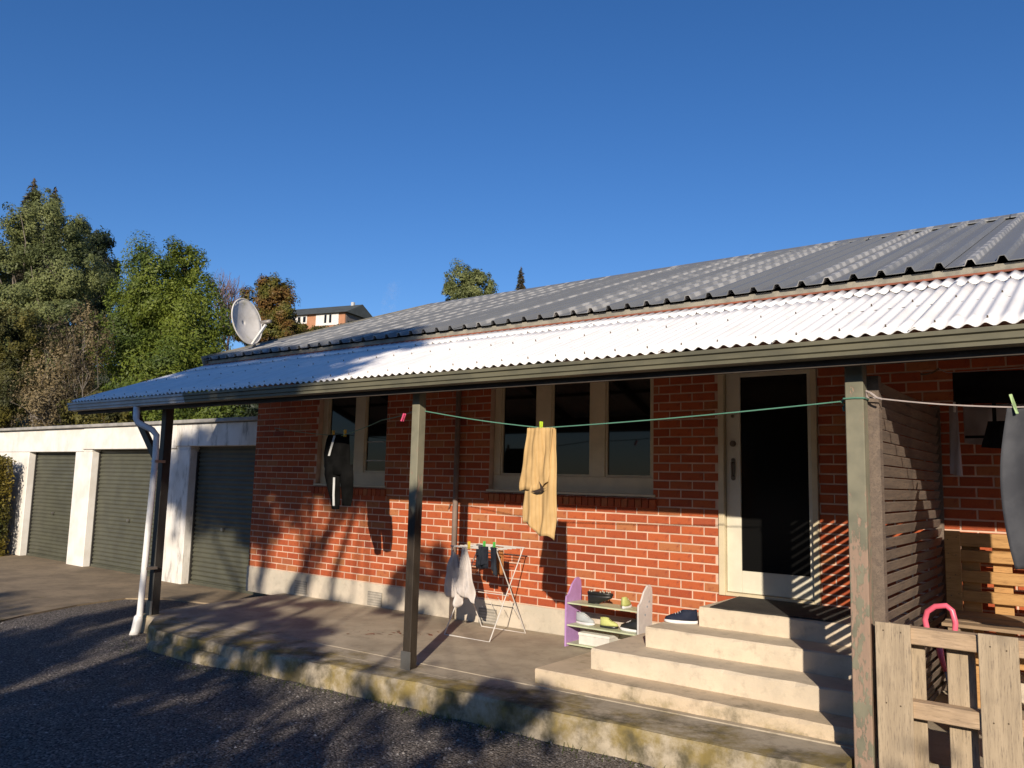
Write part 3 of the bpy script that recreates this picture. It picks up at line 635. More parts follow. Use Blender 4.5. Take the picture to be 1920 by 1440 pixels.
# ------------------------------------------------------------------ washing lines and washing
ROPEG = m_gloss('green_rope', (0.10, 0.26, 0.19), 0.6); ROPEW = m_gloss('pale_rope', (0.42, 0.36, 0.34), 0.6)
def rope(pts, mat, label, r=0.0045):
    P = []
    for i in range(len(pts) - 1):
        a, b = Vector(pts[i]), Vector(pts[i + 1])
        for k in range(10): P.append(a.lerp(b, k / 10) - Vector((0, 0, 0.012 * math.sin(math.pi * k / 10))))
    P.append(Vector(pts[-1])); m = MB().tube(P, r, 6)
    return m
g1 = thing('clothes_line', 'green rope clothes line between the middle post and the peeling post', 'rope', (6.7, -2.04, 1.7))
rope([(5.485, -2.15, 1.93), (6.68, -2.05, 1.765), (9.015, -2.13, 1.88)], ROPEG, '').build('rope', ROPEG, g1)
kn = MB().tube([(9.015, -2.13, 1.88), (9.0, -2.15, 1.90), (8.985, -2.14, 1.87), (9.0, -2.12, 1.86), (8.995, -2.15, 1.835), (9.0, -2.15, 1.815)], 0.007, 6)
kn.tube([(9.018, -2.218, 1.885), (9.075, -2.219, 1.887), (9.133, -2.218, 1.885), (9.133, -2.102, 1.885), (9.017, -2.102, 1.885), (9.017, -2.218, 1.885)], 0.005, 6); kn.build('knot', ROPEG, g1)
g2 = thing('clothes_line', 'pale rope clothes line stretched from the peeling post over the pallet fence', 'rope', (9.5, -2.1, 1.7))
rope([(9.135, -2.16, 1.895), (9.88, -2.10, 1.812), (12.5, -2.08, 1.86)], ROPEW, '').build('rope', ROPEW, g2)
MB().tube([(9.135, -2.16, 1.895), (9.14, -2.18, 1.93), (9.165, -2.19, 1.915), (9.20, -2.195, 1.885), (9.23, -2.20, 1.875)], 0.007, 6).build('knot', ROPEW, g2)
g3 = thing('clothes_line', 'thin rope clothes line from the middle post towards the far wall corner', 'rope', (3.6, -1.5, 1.7))
rope([(5.375, -2.13, 1.95), (4.6, -1.82, 1.90), (3.62, -1.50, 1.775), (0.55, -0.08, 2.02)], ROPEG, '').build('rope', ROPEG, g3)

def cloth(name, label, cat, mat, left, right, zt, zb, y0, folds=3.0, amp=0.018, group=None, nx=44, nz=36, th=0.0025, sag=0.0, lay=True, parent=None, ph=0.0):
    """left/right: functions of t (0 top..1 bottom) giving x; zt/zb functions of s (0 left..1 right)"""
    V = []; F = []
    for j in range(nz + 1):
        t = j / nz
        for i in range(nx + 1):
            s = i / nx; x = left(t) + (right(t) - left(t)) * s; z = zt(s) + (zb(s) - zt(s)) * t
            y = y0 - 0.007 * lay + (0.35 + 0.65 * t) * amp * math.sin(folds * 2 * math.pi * s + ph + 0.9 * t) + 0.006 * math.sin(5 * t + 9 * s) + amp * 0.35 * math.sin(17 * s + 6 * t + 2 * math.sin(7 * t)) * (0.3 + 0.7 * t) + amp * 0.22 * math.sin(31 * s - 4 * t) + amp * 0.2 * math.sin(13 * t + 4 * s)
            V.append((x, y, z))
    for j in range(nz):
        for i in range(nx): F.append((j * (nx + 1) + i, j * (nx + 1) + i + 1, (j + 1) * (nx + 1) + i + 1, (j + 1) * (nx + 1) + i))
    if lay:   # a short turn of cloth hanging behind the line
        n0 = len(V)
        for j in range(6):
            t = j / 5
            for i in range(nx + 1):
                s = i / nx; x = left(0) + (right(0) - left(0)) * s; V.append((x, y0 + 0.006 + 0.01 * t + 0.006 * math.sin(folds * 6.28 * s), zt(s) + 0.004 - 0.22 * t))
        for i in range(nx): F.append((i, n0 + i, n0 + i + 1, i + 1))
        for j in range(5):
            for i in range(nx): F.append((n0 + j * (nx + 1) + i, n0 + (j + 1) * (nx + 1) + i, n0 + (j + 1) * (nx + 1) + i + 1, n0 + j * (nx + 1) + i + 1))
    o = MB().add(V, F).build(name, mat, parent, smooth=True); md = o.modifiers.new('t', 'SOLIDIFY'); md.thickness = th; md.offset = 0
    if label: tag(o, label, cat, group)
    return o
def peg(x, y, z, mat, label, tilt=0.0, h=0.075):
    t = thing('clothes_peg', label, 'clothes peg', (x, y, z))
    c, s_ = math.cos(tilt), math.sin(tilt)
    for sy in (-1, 1):
        MB().add([(x + (a * c + b * s_), y + sy * (0.006 + 0.006 * abs(b - 0.01) / 0.04) + q, z + (-a * s_ + b * c)) for q in (-0.004, 0.004) for a, b in ((-0.006, -h * 0.45), (0.006, -h * 0.45), (0.008, 0.0), (0.007, h * 0.55), (-0.007, h * 0.55), (-0.008, 0.0))],
                 [(0, 1, 2, 3, 4, 5), (11, 10, 9, 8, 7, 6)] + [(i, (i + 1) % 6, 6 + (i + 1) % 6, 6 + i) for i in range(6)]).build('jaw', mat, t)
    MB().tube([(x - 0.009, y - 0.014, z), (x - 0.009, y + 0.014, z)], 0.004, 6).build('spring', METAL, t)
    return t
TOWEL = m_cloth('mustard_towelling', (0.56, 0.375, 0.175), (0.49, 0.325, 0.15), 160, stripes=(11, (0.42, 0.25, 0.09)))
tw = thing('towel', 'mustard yellow towel pegged on the green line', 'towel', (6.67, -2.05, 0.9))
lf = lambda t: 6.535 - 0.055 * min(1, t / 0.55) + (0.035 if t > 0.6 else 0) ; rf = lambda t: 6.795 + 0.025 * math.sin(3 * t)
cloth('long_layer', None, None, TOWEL, lambda t: 6.545 - 0.05 * t, rf, lambda s: 1.768 + 0.002 * math.cos(3 * s), lambda s: 1.01 - 0.13 * s + 0.02 * math.sin(9 * s), -2.045, 2.2, 0.016, parent=tw)
cloth('short_layer', None, None, TOWEL, lambda t: 6.538 - 0.075 * t, lambda t: 6.79 - 0.03 * t, lambda s: 1.766, lambda s: 1.26 + 0.07 * s * s + 0.012 * math.sin(8 * s), -2.066, 1.7, 0.014, lay=False, parent=tw, nz=16)
MB().add([(6.60, -2.094, 1.262), (6.66, -2.095, 1.252), (6.70, -2.095, 1.262), (6.77, -2.095, 1.30), (6.735, -2.096, 1.285), (6.685, -2.096, 1.345), (6.70, -2.096, 1.285), (6.65, -2.096, 1.272)], [(0, 1, 2, 7), (2, 6, 7), (2, 4, 6), (2, 3, 4), (4, 5, 6)]).build('dark_hem_trim', plain('dark_trim', (0.05, 0.03, 0.02)), tw)
peg(6.665, -2.052, 1.775, m_gloss('lime_plastic', (0.55, 0.75, 0.05), 0.4), 'lime green peg holding the mustard towel')
cloth('towel', 'grey blue towel hanging above the pallet fence', 'towel', m_cloth('grey_blue_towelling', (0.085, 0.087, 0.095), (0.065, 0.067, 0.075), 160), lambda t: 9.85 - 0.05 * math.sin(math.pi * t) , lambda t: 10.55, lambda s: 1.808, lambda s: 0.93 + 0.02 * math.sin(7 * s), -2.10, 3.0, 0.02)
peg(9.885, -2.10, 1.825, m_gloss('pale_green_plastic', (0.45, 0.62, 0.30), 0.4), 'pale green peg on the grey blue towel', tilt=-0.25, h=0.11)
peg(5.16, -2.09, 1.885, m_gloss('pink_plastic', (0.80, 0.10, 0.22), 0.4), 'pink peg clipped on the thin line beside the middle post', tilt=0.4)

# track pants
TPM = m_cloth('black_track_fabric', (0.004, 0.004, 0.004), (0.008, 0.008, 0.008), 250)
tp = thing('track_pants', 'black track pants with white side stripes pegged on the thin line', 'trousers', (3.63, -1.5, 1.0))
def oval(cx, cy, z, rx, ry, n=14): return [(cx + rx * math.cos(2 * math.pi * k / n), cy + ry * math.sin(2 * math.pi * k / n) + 0.01 * math.sin(5 * k), z) for k in range(n)]
hip = MB().loft([oval(3.60, -1.49, 1.79, 0.17, 0.02), oval(3.585, -1.49, 1.74, 0.185, 0.03), oval(3.58, -1.49, 1.60, 0.21, 0.04), oval(3.59, -1.49, 1.45, 0.205, 0.045), oval(3.60, -1.49, 1.36, 0.17, 0.04)]).build('seat', TPM, tp, smooth=True)
MB().loft([oval(3.53, -1.49, 1.47, 0.13, 0.045), oval(3.52, -1.49, 1.36, 0.125, 0.045), oval(3.56, -1.49, 1.2, 0.10, 0.04), oval(3.61, -1.50, 1.07, 0.07, 0.032), oval(3.615, -1.50, 0.995, 0.06, 0.028)]).build('trouser_leg', TPM, tp, smooth=True)
MB().loft([oval(3.72, -1.48, 1.47, 0.11, 0.045), oval(3.74, -1.48, 1.34, 0.11, 0.045), oval(3.765, -1.48, 1.2, 0.095, 0.04), oval(3.77, -1.48, 1.09, 0.08, 0.034), oval(3.765, -1.48, 1.035, 0.07, 0.03)]).build('trouser_leg', TPM, tp, smooth=True)
WST = plain('white_tape', (0.62, 0.62, 0.60))
for pts in ([(3.575, -1.533, 1.78), (3.56, -1.542, 1.70), (3.535, -1.546, 1.62), (3.515, -1.545, 1.56)], [(3.625, -1.552, 1.33), (3.628, -1.552, 1.25), (3.625, -1.548, 1.15), (3.628, -1.54, 1.03)]):
    m = MB(); V = []
    for k, p in enumerate(pts): V += [(p[0] - 0.016, p[1], p[2]), (p[0] + 0.016, p[1] - 0.002, p[2])]
    m.add(V, [(2 * i, 2 * i + 1, 2 * i + 3, 2 * i + 2) for i in range(len(pts) - 1)]); o = m.build('stripe', WST, tp); md = o.modifiers.new('t', 'SOLIDIFY'); md.thickness = 0.004
YP = m_gloss('yellow_plastic', (0.75, 0.55, 0.06), 0.4)
peg(3.48, -1.47, 1.80, YP, 'yellow peg on the waistband of the track pants, nearer the far corner'); peg(3.74, -1.53, 1.80, YP, 'yellow peg on the waistband of the track pants, nearer the middle post')

# washing under cover beside the screen
g4 = thing('clothes_line', 'thin grey line strung from a wall hook under the porch beside the screen', 'rope', (9.5, -0.6, 2.0))
rope([(9.20, -0.03, 2.335), (9.36, -0.5, 2.235), (11.0, -0.8, 2.25)], ROPEW, '', 0.004).build('rope', ROPEW, g4)
MB().tube([(9.06, -0.012, 2.30), (9.10, -0.05, 2.29), (9.15, -0.06, 2.30), (9.20, -0.03, 2.335)], 0.008, 6).build('hook', BRONZE, g4)
BC = m_cloth('black_cloth', (0.010, 0.010, 0.011), (0.016, 0.016, 0.017)); GC = m_cloth('grey_marl_cloth', (0.34, 0.30, 0.30), (0.28, 0.25, 0.25))
cloth('garment', 'wide black garment hanging under the porch beside the screen', 'garment', BC, lambda t: 9.365, lambda t: 10.5, lambda s: 2.225 - 0.02 * s, lambda s: 1.99 - 0.02 * s, -0.54, 3, 0.014)
cloth('garment', 'grey marl top with black hem band hanging below the wide black garment', 'garment', GC, lambda t: 9.42, lambda t: 9.85, lambda s: 1.985, lambda s: 1.70 - 0.05 * s, -0.50, 2, 0.012, lay=False)
cloth('garment', 'narrow grey cloth strip hanging next to the slat screen', 'garment', GC, lambda t: 9.345 - 0.01 * t, lambda t: 9.40 + 0.015 * t, lambda s: 1.97, lambda s: 1.47 - 0.02 * s, -0.62, 1, 0.008, lay=False, nx=6)
cloth('garment', 'small black top with a shoulder strap hanging under the porch', 'garment', BC, lambda t: 9.60 - 0.05 * t, lambda t: 9.80, lambda s: 1.845, lambda s: 1.66 - 0.02 * s, -0.70, 1.5, 0.01, lay=False)
MB().box(9.63, 9.655, -0.72, -0.715, 1.84, 1.985).box(9.43, 9.62, -0.530, -0.525, 1.735, 1.755).build('garment_strap', BC, bpy.data.objects['garment.003'])
peg(9.385, -0.64, 1.955, m_gloss('white_plastic', (0.8, 0.78, 0.75), 0.4), 'white peg on the narrow grey cloth strip')

# ------------------------------------------------------------------ clothes airer
AIR = m_gloss('white_wire', (0.62, 0.58, 0.54), 0.4)
ai = thing('clothes_airer', 'white folding wire clothes airer standing by the brick wall', 'clothes airer', (4.95, -0.5, -0.31))
zt, zb = 0.63, slab_z(-0.5)
A0, A1, B0, B1 = (4.50, 5.32), None, None, None
for (yt, yb, lab) in ((-0.28, -0.82, 'leg_frame'), (-0.74, -0.20, 'leg_frame')):
    m = MB()
    for x in (4.62, 5.22): m.tube([(x, yt, zt), (x, yb, slab_z(yb) + 0.008)], 0.006, 8)
    m.tube([(4.62, yb, slab_z(yb) + 0.012), (5.22, yb, slab_z(yb) + 0.012)], 0.007, 6); m.build(lab, AIR, ai)
for i in range(7):
    y = -0.74 + i * 0.0767; MB().tube([(4.60, y, zt + 0.006), (5.24, y, zt + 0.006)], 0.0045 if 0 < i < 6 else 0.008, 6).build('rail', AIR, ai)
m = MB()
for i in range(4): m.tube([(4.65 + i * 0.15, -0.35, 0.10), (4.75 + i * 0.15, -0.36, -0.02)], 0.003, 5)
m.tube([(4.62, -0.52, 0.16), (5.22, -0.52, 0.16)], 0.005, 6); m.build('cross_wire', AIR, ai)
WC = m_cloth('white_cotton', (0.56, 0.51, 0.48), (0.47, 0.43, 0.41), 200)
o = cloth('garment', 'crumpled white garment drooping from the end of the airer', 'garment', WC, lambda t: 4.66 - 0.09 * math.sin(min(1, 1.3 * t) * 1.57), lambda t: 4.76 + 0.10 * math.sin(min(1, 1.5 * t) * 1.57), lambda s: 0.60 - 0.05 * s, lambda s: 0.10 + 0.05 * math.sin(7 * s) + 0.03 * math.sin(15 * s), -0.80, 2.4, 0.040, lay=False, nx=30, nz=24, ph=0.6)
o = cloth('garment', 'white tapered cloth pegged on the airer next to the crumpled one', 'garment', WC, lambda t: 4.84 - 0.05 * t, lambda t: 4.92 + 0.09 * math.sin(t * 1.57), lambda s: 0.645, lambda s: 0.17 - 0.06 * s + 0.025 * math.sin(11 * s), -0.845, 1.8, 0.034, lay=False, nx=26, nz=24, ph=2.0)
NV = m_cloth('navy_knit', (0.018, 0.02, 0.028), (0.03, 0.035, 0.045))
cloth('sock', 'dark sock with grey band hanging on the middle of the airer', 'sock', NV, lambda t: 5.01, lambda t: 5.13 - 0.01 * t, lambda s: 0.66, lambda s: 0.46 + 0.03 * s, -0.775, 1.2, 0.02, nx=10, nz=10)
cloth('sock', 'narrow dark sock hanging on the end of the airer', 'sock', NV, lambda t: 5.17 + 0.02 * t, lambda t: 5.24 + 0.02 * t, lambda s: 0.66, lambda s: 0.43 - 0.05 * s, -0.775, 1.0, 0.015, nx=8, nz=10)
cloth('sock', 'orange brown sock on the inner rail of the airer', 'sock', m_cloth('orange_knit', (0.35, 0.14, 0.05)), lambda t: 4.98, lambda t: 5.12, lambda s: 0.645, lambda s: 0.36, -0.50, 1.0, 0.015, nx=8, nz=8)
cloth('sock', 'black sock on the inner rail of the airer', 'sock', NV, lambda t: 4.74, lambda t: 4.86, lambda s: 0.645, lambda s: 0.40, -0.48, 1.0, 0.015, nx=8, nz=8)
GP = m_gloss('green_plastic', (0.10, 0.50, 0.10), 0.4)
peg(4.87, -0.76, 0.66, YP, 'yellow peg on the white tapered cloth'); peg(5.07, -0.755, 0.675, GP, 'green peg on the dark banded sock'); peg(5.20, -0.755, 0.675, GP, 'green peg on the narrow dark sock')

# ------------------------------------------------------------------ shoe rack
rk = thing('shoe_rack', 'low kids shoe rack with one purple and one white side panel', 'shoe rack', (6.18, -0.16, -0.31))
PUR = m_gloss('purple_board', (0.42, 0.24, 0.50), 0.5); WPN = m_gloss('white_board', (0.60, 0.57, 0.55), 0.5); PGR = m_gloss('pale_green_board', (0.50, 0.54, 0.36), 0.5)
def panel(x, mat):
    pr = [(-0.30, -0.308), (-0.24, -0.308), (-0.225, -0.285), (-0.105, -0.285), (-0.09, -0.308), (-0.03, -0.308), (-0.02, 0.32), (-0.03, 0.40), (-0.07, 0.435), (-0.12, 0.43), (-0.19, 0.37), (-0.25, 0.27), (-0.295, 0.24), (-0.30, 0.18)]
    return MB().prism(pr, 'x', x - 0.009, x + 0.009).build('side_panel', mat, rk, bevel=0.003)
panel(5.80, PUR)['label'] = 'purple side panel'; pw = panel(6.62, WPN); pw['label'] = 'white side panel with small star marks'
for (px_, pz_) in ((-0.13, 0.21), (-0.09, 0.26), (-0.17, 0.13), (-0.10, -0.10), (-0.16, -0.16)):
    pts = [(px_ + (0.016 if i % 2 == 0 else 0.007) * math.cos(i * math.pi / 5), pz_ + (0.016 if i % 2 == 0 else 0.007) * math.sin(i * math.pi / 5)) for i in range(10)]
    MB().prism(pts, 'x', 6.6092, 6.6108 + 0.0005 - 0.0022).prism(pts, 'x', 6.6292, 6.6306).build('star_mark', m_gloss('blue_grey_mark', (0.22, 0.30, 0.36)), pw)
for z in (0.17, -0.07, -0.27):
    MB().box(5.810, 6.610, -0.285, -0.045, z - 0.008, z + 0.008).build('shelf', PGR, rk, bevel=0.002)
MB().box(5.810, 6.610, -0.044, -0.036, -0.25, -0.12).build('back_board', plain('cream_board', (0.55, 0.50, 0.42)), rk)
RKO = Vector((6.28, -0.36, -0.2615)); rk.location = RKO; rk.scale = (0.97, 1.0, 0.88)
def on_rack(x, y, z): return RKO.x + (x - 6.18) * 0.97, RKO.y + (y + 0.16), RKO.z + (z + 0.31) * 0.88
def shoe(name, label, x, y, z, ang, upper, sole, L=0.27, studs=None, flip=False, scale=1.0):
    t = thing(name, label, 'shoe', (x, y, z)); c, s_ = math.cos(ang), math.sin(ang)
    def T(p):
        px_, py_, pz_ = p[0] * scale, p[1] * scale, p[2] * scale
        if flip: pz_ = 0.115 * scale - pz_; py_ = -py_
        return (x + px_ * c - py_ * s_, y + px_ * s_ + py_ * c, z + pz_)
    def outl(g, zz):
        pts = []
        for i in range(20):
            a = 2 * math.pi * i / 20; u = math.cos(a); w = 0.046 - 0.006 * (1 - u) * 0.5 + 0.006 * math.sin(u * 2); pts.append((u * L / 2 * g, math.sin(a) * w * g * (1 + 0.12 * u), zz + 0.012 * max(0, u - 0.5) * (zz < 0.02)))
        return pts
    MB().loft([[T(p) for p in outl(0.96, 0.0)], [T(p) for p in outl(1.02, 0.008)], [T(p) for p in outl(1.0, 0.028)]]).build('sole', sole, t, smooth=True)
    rings = []
    for j, (zz, x0, x1, w) in enumerate([(0.027, -0.49, 0.49, 0.044), (0.05, -0.49, 0.46, 0.043), (0.07, -0.485, 0.30, 0.039), (0.085, -0.48, 0.12, 0.034), (0.105, -0.47, 0.0, 0.03)]):
        cxx = (x0 + x1) / 2 * L; rx = (x1 - x0) / 2 * L
        rings.append([T((cxx + rx * math.cos(a), w * math.sin(a), zz + (0.012 if (j == 4 and math.cos(a) < -0.6) else 0))) for a in [2 * math.pi * k / 20 for k in range(20)]])
    MB().loft(rings).build('upper', upper, t, smooth=True)
    rim = [T((-0.235 * L + 0.20 * L * math.cos(a), 0.024 * math.sin(a), 0.107)) for a in [2 * math.pi * k / 16 for k in range(17)]]
    MB().tube(rim, 0.005 * scale, 6, cap=False).build('collar', upper, t)
    m = MB()
    for k in range(4): m.tube([T((0.02 * L + k * 0.07 * L, -0.022, 0.094 - k * 0.009)), T((0.03 * L + k * 0.07 * L, 0, 0.101 - k * 0.009)), T((0.02 * L + k * 0.07 * L, 0.022, 0.094 - k * 0.009))], 0.003 * scale, 5)
    m.build('laces', sole if not studs else upper, t)
    if studs:
        for (a, b) in ((0.35, 0.02), (0.35, -0.02), (0.2, 0.035), (0.2, -0.035), (0.05, 0.03), (0.05, -0.03), (-0.3, 0.025), (-0.3, -0.025), (-0.42, 0.0)):
            MB().tube([T((a * L, b, 0.001)), T((a * L, b, -0.014))], [0.008, 0.005], 6).build('stud', studs, t)
    return t
NAVY = m_cloth('navy_mesh', (0.018, 0.022, 0.04), (0.03, 0.035, 0.055)); WSOLE = m_gloss('white_rubber', (0.74, 0.72, 0.72), 0.5); BLK = m_gloss('black_leather', (0.014, 0.014, 0.014), 0.45); YEL = m_gloss('yellow_green_fabric', (0.48, 0.50, 0.17), 0.6)
shoe('sneaker', 'navy blue sneaker with white sole left on a concrete step', 7.30, -0.84, 0.181, math.radians(205), NAVY, WSOLE, 0.28)
shoe('football_boot', 'dark studded boot lying upside down on the top shelf', *on_rack(6.12, -0.16, 0.179), math.radians(8), BLK, BLK, 0.27, studs=m_gloss('pale_stud', (0.4, 0.36, 0.28)), flip=True)
shoe('trainer', 'yellow green trainer on the top shelf beside the studded boot', *on_rack(6.42, -0.17, 0.179), math.radians(100), YEL, WSOLE, 0.21, scale=0.9)
shoe('trainer', 'black shoe with thick white sole on the middle shelf', *on_rack(6.48, -0.165, -0.0615), math.radians(178), BLK, WSOLE, 0.25, scale=1.0)
shoe('trainer', 'yellow shoe on the middle shelf between white and black shoes', *on_rack(6.23, -0.165, -0.0615), math.radians(12), YEL, m_gloss('black_rubber', (0.02, 0.02, 0.02)), 0.22, scale=0.85)
shoe('trainer', 'pale grey shoe on the middle shelf against the purple panel', *on_rack(5.95, -0.165, -0.0615), math.radians(-10), m_cloth('pale_grey_mesh', (0.42, 0.45, 0.46)), WSOLE, 0.25, scale=0.95)
bx = thing('shoe_box', 'white cardboard box on the bottom shelf of the shoe rack', 'box', (6.10, -0.16, -0.262))
MB().box(5.93, 6.28, -0.25, -0.075, -0.2615, -0.165).build('box_body', m_gloss('white_card', (0.66, 0.63, 0.57), 0.7), bx, bevel=0.003); MB().box(5.925, 6.285, -0.255, -0.07, -0.1645, -0.135).build('lid', m_gloss('white_card_lid', (0.72, 0.69, 0.63), 0.7), bx, bevel=0.003); bx.location = on_rack(6.10, -0.16, -0.262); bx.scale = (0.97, 1, 0.88)
# mat on the landing
MB().prism([(7.56, -0.84), (8.55, -0.82), (8.56, -0.06), (7.50, -0.05)], 'z', 0.336, 0.347).build('door_mat', plain('dark_mat', (0.028, 0.026, 0.024), (0.04, 0.036, 0.032), 10, 0.95, 0, 0.6, 200, 0.006)); tag(bpy.data.objects['door_mat'], 'thin black door mat on the top concrete step', 'door mat')
# dead leaves and dirt by the middle post
LEAFB = plain('dead_leaf', (0.20, 0.075, 0.035), (0.13, 0.05, 0.03), 12)
DIRT = MB(); V = [];
for i in range(42):
    a, b = random.gauss(0, 0.28), random.gauss(0, 0.07); x, y = 4.25 + a * 0.8 + b * 0.4, -1.03 + a * 0.5 - b * 0.8; z = slab_z(y, x) + 0.004; r = random.uniform(0.012, 0.035); th = random.uniform(0, 6.28)
    pts = [(x + r * math.cos(th + k * 1.57) * (1.5 if k % 2 else 0.6), y + r * math.sin(th + k * 1.57) * (1.5 if k % 2 else 0.6), z + random.uniform(0, 0.02)) for k in range(4)]; DIRT.add(pts, [(0, 1, 2), (0, 2, 3)])
o = DIRT.build('leaf_litter', LEAFB, kind='stuff'); tag(o, 'rust brown dead leaf litter scattered on the porch slab', 'leaf litter')

# ------------------------------------------------------------------ pallets, bench, pink handle
def pallet(name, label, x0, y0, zb, W_, H, boards_f, boards_b, rails, mat_b=PALLET, mat_r=PALLETX, dy=0.09, lean=0.0, group=None):
    t = thing(name, label, 'pallet', (x0 + W_ / 2, y0, zb), group); t.rotation_euler = (lean, 0, 0)
    for (a, b) in boards_f: MB().box(x0 + a, x0 + b, y0, y0 + 0.020, zb + random.uniform(0, 0.01), zb + H + random.uniform(-0.004, 0.006)).build('front_board', mat_b, t, bevel=0.003)
    nl = MB()
    for (a, b) in boards_f:
        for (c, d) in rails:
            for q in (0.28, 0.72):
                xx, zz = x0 + a + (b - a) * q + random.uniform(-0.01, 0.01), zb + (c + d) / 2 + random.uniform(-0.02, 0.02); nl.tube([(xx, y0 + 0.004, zz), (xx, y0 - 0.0015, zz)], 0.0045, 6)
    nl.build('nails', BRONZE, t, kind='stuff')
    for (a, b) in rails: MB().box(x0 + 0.004, x0 + W_ - 0.004, y0 + 0.021, y0 + 0.021 + dy, zb + a, zb + b).build('rail', mat_r, t, bevel=0.004)
    for (a, b) in boards_b: MB().box(x0 + a, x0 + b, y0 + 0.022 + dy, y0 + 0.042 + dy, zb + random.uniform(0, 0.01), zb + H + random.uniform(-0.03, -0.01)).build('back_board', mat_b, t, bevel=0.003)
    return t
pallet('pallet', 'upright weathered pallet used as a fence beside the peeling post', 9.160, -2.235, -0.40, 1.28, 0.985, [(0, 0.185), (0.515, 0.70), (1.03, 1.215)], [(0.14, 0.235), (0.345, 0.485), (0.74, 0.86), (1.04, 1.20)], [(0.885, 0.975), (0.485, 0.575), (0.05, 0.14)])
pallet('pallet', 'bright pine pallet standing against the brick wall behind the bench', 9.25, -0.44, -0.30, 1.15, 1.35, [(0, 0.105), (0.55, 0.65), (1.04, 1.14)], [(0.1, 0.22), (0.3, 0.42), (0.7, 0.82)], [(1.24, 1.34), (1.13, 1.215), (0.98, 1.065), (0.84, 0.92), (0.40, 0.5)], ORANGEW, ORANGEW, 0.06)
bn = thing('bench', 'low bench of rough stained boards in front of the pine pallet', 'bench', (9.9, -0.85, -0.34))
for i in range(5): MB().box(9.33, 10.6, -1.18 + i * 0.142, -1.18 + i * 0.142 + 0.138, 0.455, 0.48 + random.uniform(-0.003, 0.003)).build('seat_board', BENCHW, bn, bevel=0.003)
for xx in (9.40, 10.5):
    for yy in (-1.12, -0.56): MB().box(xx - 0.035, xx + 0.035, yy - 0.035, yy + 0.035, slab_z(yy, xx), 0.4545).build('leg', BENCHW, bn)
PINK = m_gloss('pink_plastic_handle', (0.78, 0.13, 0.20), 0.35)
ph = thing('toy_handle', 'pink plastic loop handle sticking up behind the pallet fence', 'handle', (9.42, -1.72, -0.33))
hp = [(9.345, -1.72, 0.47), (9.33, -1.72, 0.56), (9.345, -1.72, 0.61), (9.39, -1.72, 0.645), (9.45, -1.72, 0.655), (9.48, -1.72, 0.63), (9.495, -1.72, 0.56), (9.49, -1.72, 0.50), (9.44, -1.72, 0.47), (9.39, -1.72, 0.465), (9.345, -1.72, 0.47)]
MB().tube(hp, 0.017, 10, cap=False).build('loop', PINK, ph, smooth=True)
MB().tube([(9.40, -1.72, 0.47), (9.41, -1.72, 0.36), (9.43, -1.72, 0.27)], [0.02, 0.018, 0.012], 10).build('neck', PINK, ph, smooth=True)
MB().tube([(9.43, -1.72, 0.275), (9.47, -1.72, 0.05), (9.56, -1.72, slab_z(-1.72, 9.5))], [0.008, 0.008, 0.008], 8).build('shaft', METAL, ph, smooth=True)

# ------------------------------------------------------------------ vegetation
def leaf_cloud(blobs, n, size, pw=0.67, sub=14, subr=0.32, shell=0.55, droop=0.0):
    """blobs: list of (cx,cy,cz,rx,ry,rz). returns V,F of leaf quads gathered in clumps"""
    vol = np.array([b[3] * b[4] * b[5] for b in blobs]) ** pw; vol /= vol.sum(); Vs = []
    for b, w in zip(blobs, vol):
        c = np.array(b[:3]); r = np.array(b[3:6]); m = max(20, int(n * w)); k = max(4, int(sub * 2.2))
        d = rng.normal(size=(k, 3)); d /= np.linalg.norm(d, axis=1)[:, None]; rad = shell + (1 - shell) * rng.random((k, 1)) ** 0.5
        cl = d * rad * (0.82 + 0.2 * rng.random((k, 1))); far_ = rng.random(k) < 0.3; cl[far_] *= (1.0 + 0.16 * rng.random((far_.sum(), 1))); wts = np.where(far_, 0.25, 1.0); wts /= wts.sum()
        pick = rng.choice(k, m, p=wts); csz = subr * (0.55 + 0.9 * rng.random(k)); csz[far_] *= 0.45; cs = csz[pick][:, None]
        q = rng.normal(size=(m, 3)); q /= np.linalg.norm(q, axis=1)[:, None]; p = cl[pick] + q * cs * rng.random((m, 1)) ** 0.45
        P = c + p * r; out = p / (np.linalg.norm(p, axis=1)[:, None] + 1e-6) + 0.7 * q; nrm = out + rng.normal(size=(m, 3)) * 0.55 + np.array([0, 0, 0.25])
        nrm /= np.linalg.norm(nrm, axis=1)[:, None]; ref = rng.normal(size=(m, 3)); a = np.cross(nrm, ref); a /= np.linalg.norm(a, axis=1)[:, None]; bb = np.cross(nrm, a)
        s = size * (0.35 + 1.1 * rng.random((m, 1)) ** 1.5)
        Vs.append(np.stack([P - a * s, P - bb * s * 0.45 + nrm * s * 0.1, P + a * s, P + bb * s * 0.45 + nrm * s * 0.1], 1).reshape(-1, 3))
    V = np.concatenate(Vs); F = np.arange(len(V)).reshape(-1, 4); return V, F
BARK = plain('bark', (0.10, 0.075, 0.055), (0.065, 0.05, 0.04), 9, 0.95, 0, 0.8, 30, 0.02, stretch=(2, 2, 0.4)); BARKG = plain('pale_bark', (0.20, 0.17, 0.14), (0.13, 0.11, 0.09), 9, 0.95, 0, 0.8, 30, 0.02, stretch=(2, 2, 0.4))
def limb(m, a, b, r0, r1, wob=0.12, n=6):
    a = np.array(a, float); b = np.array(b, float); L = np.linalg.norm(b - a); pts = [a + (b - a) * i / n + (rng.normal(size=3) * wob * L / n * (0 < i < n)) + np.array([0, 0, 0.1 * L * math.sin(math.pi * i / n) * 0.3]) for i in range(n + 1)]
    m.tube(pts, [r0 + (r1 - r0) * i / n for i in range(n + 1)], 7); return pts
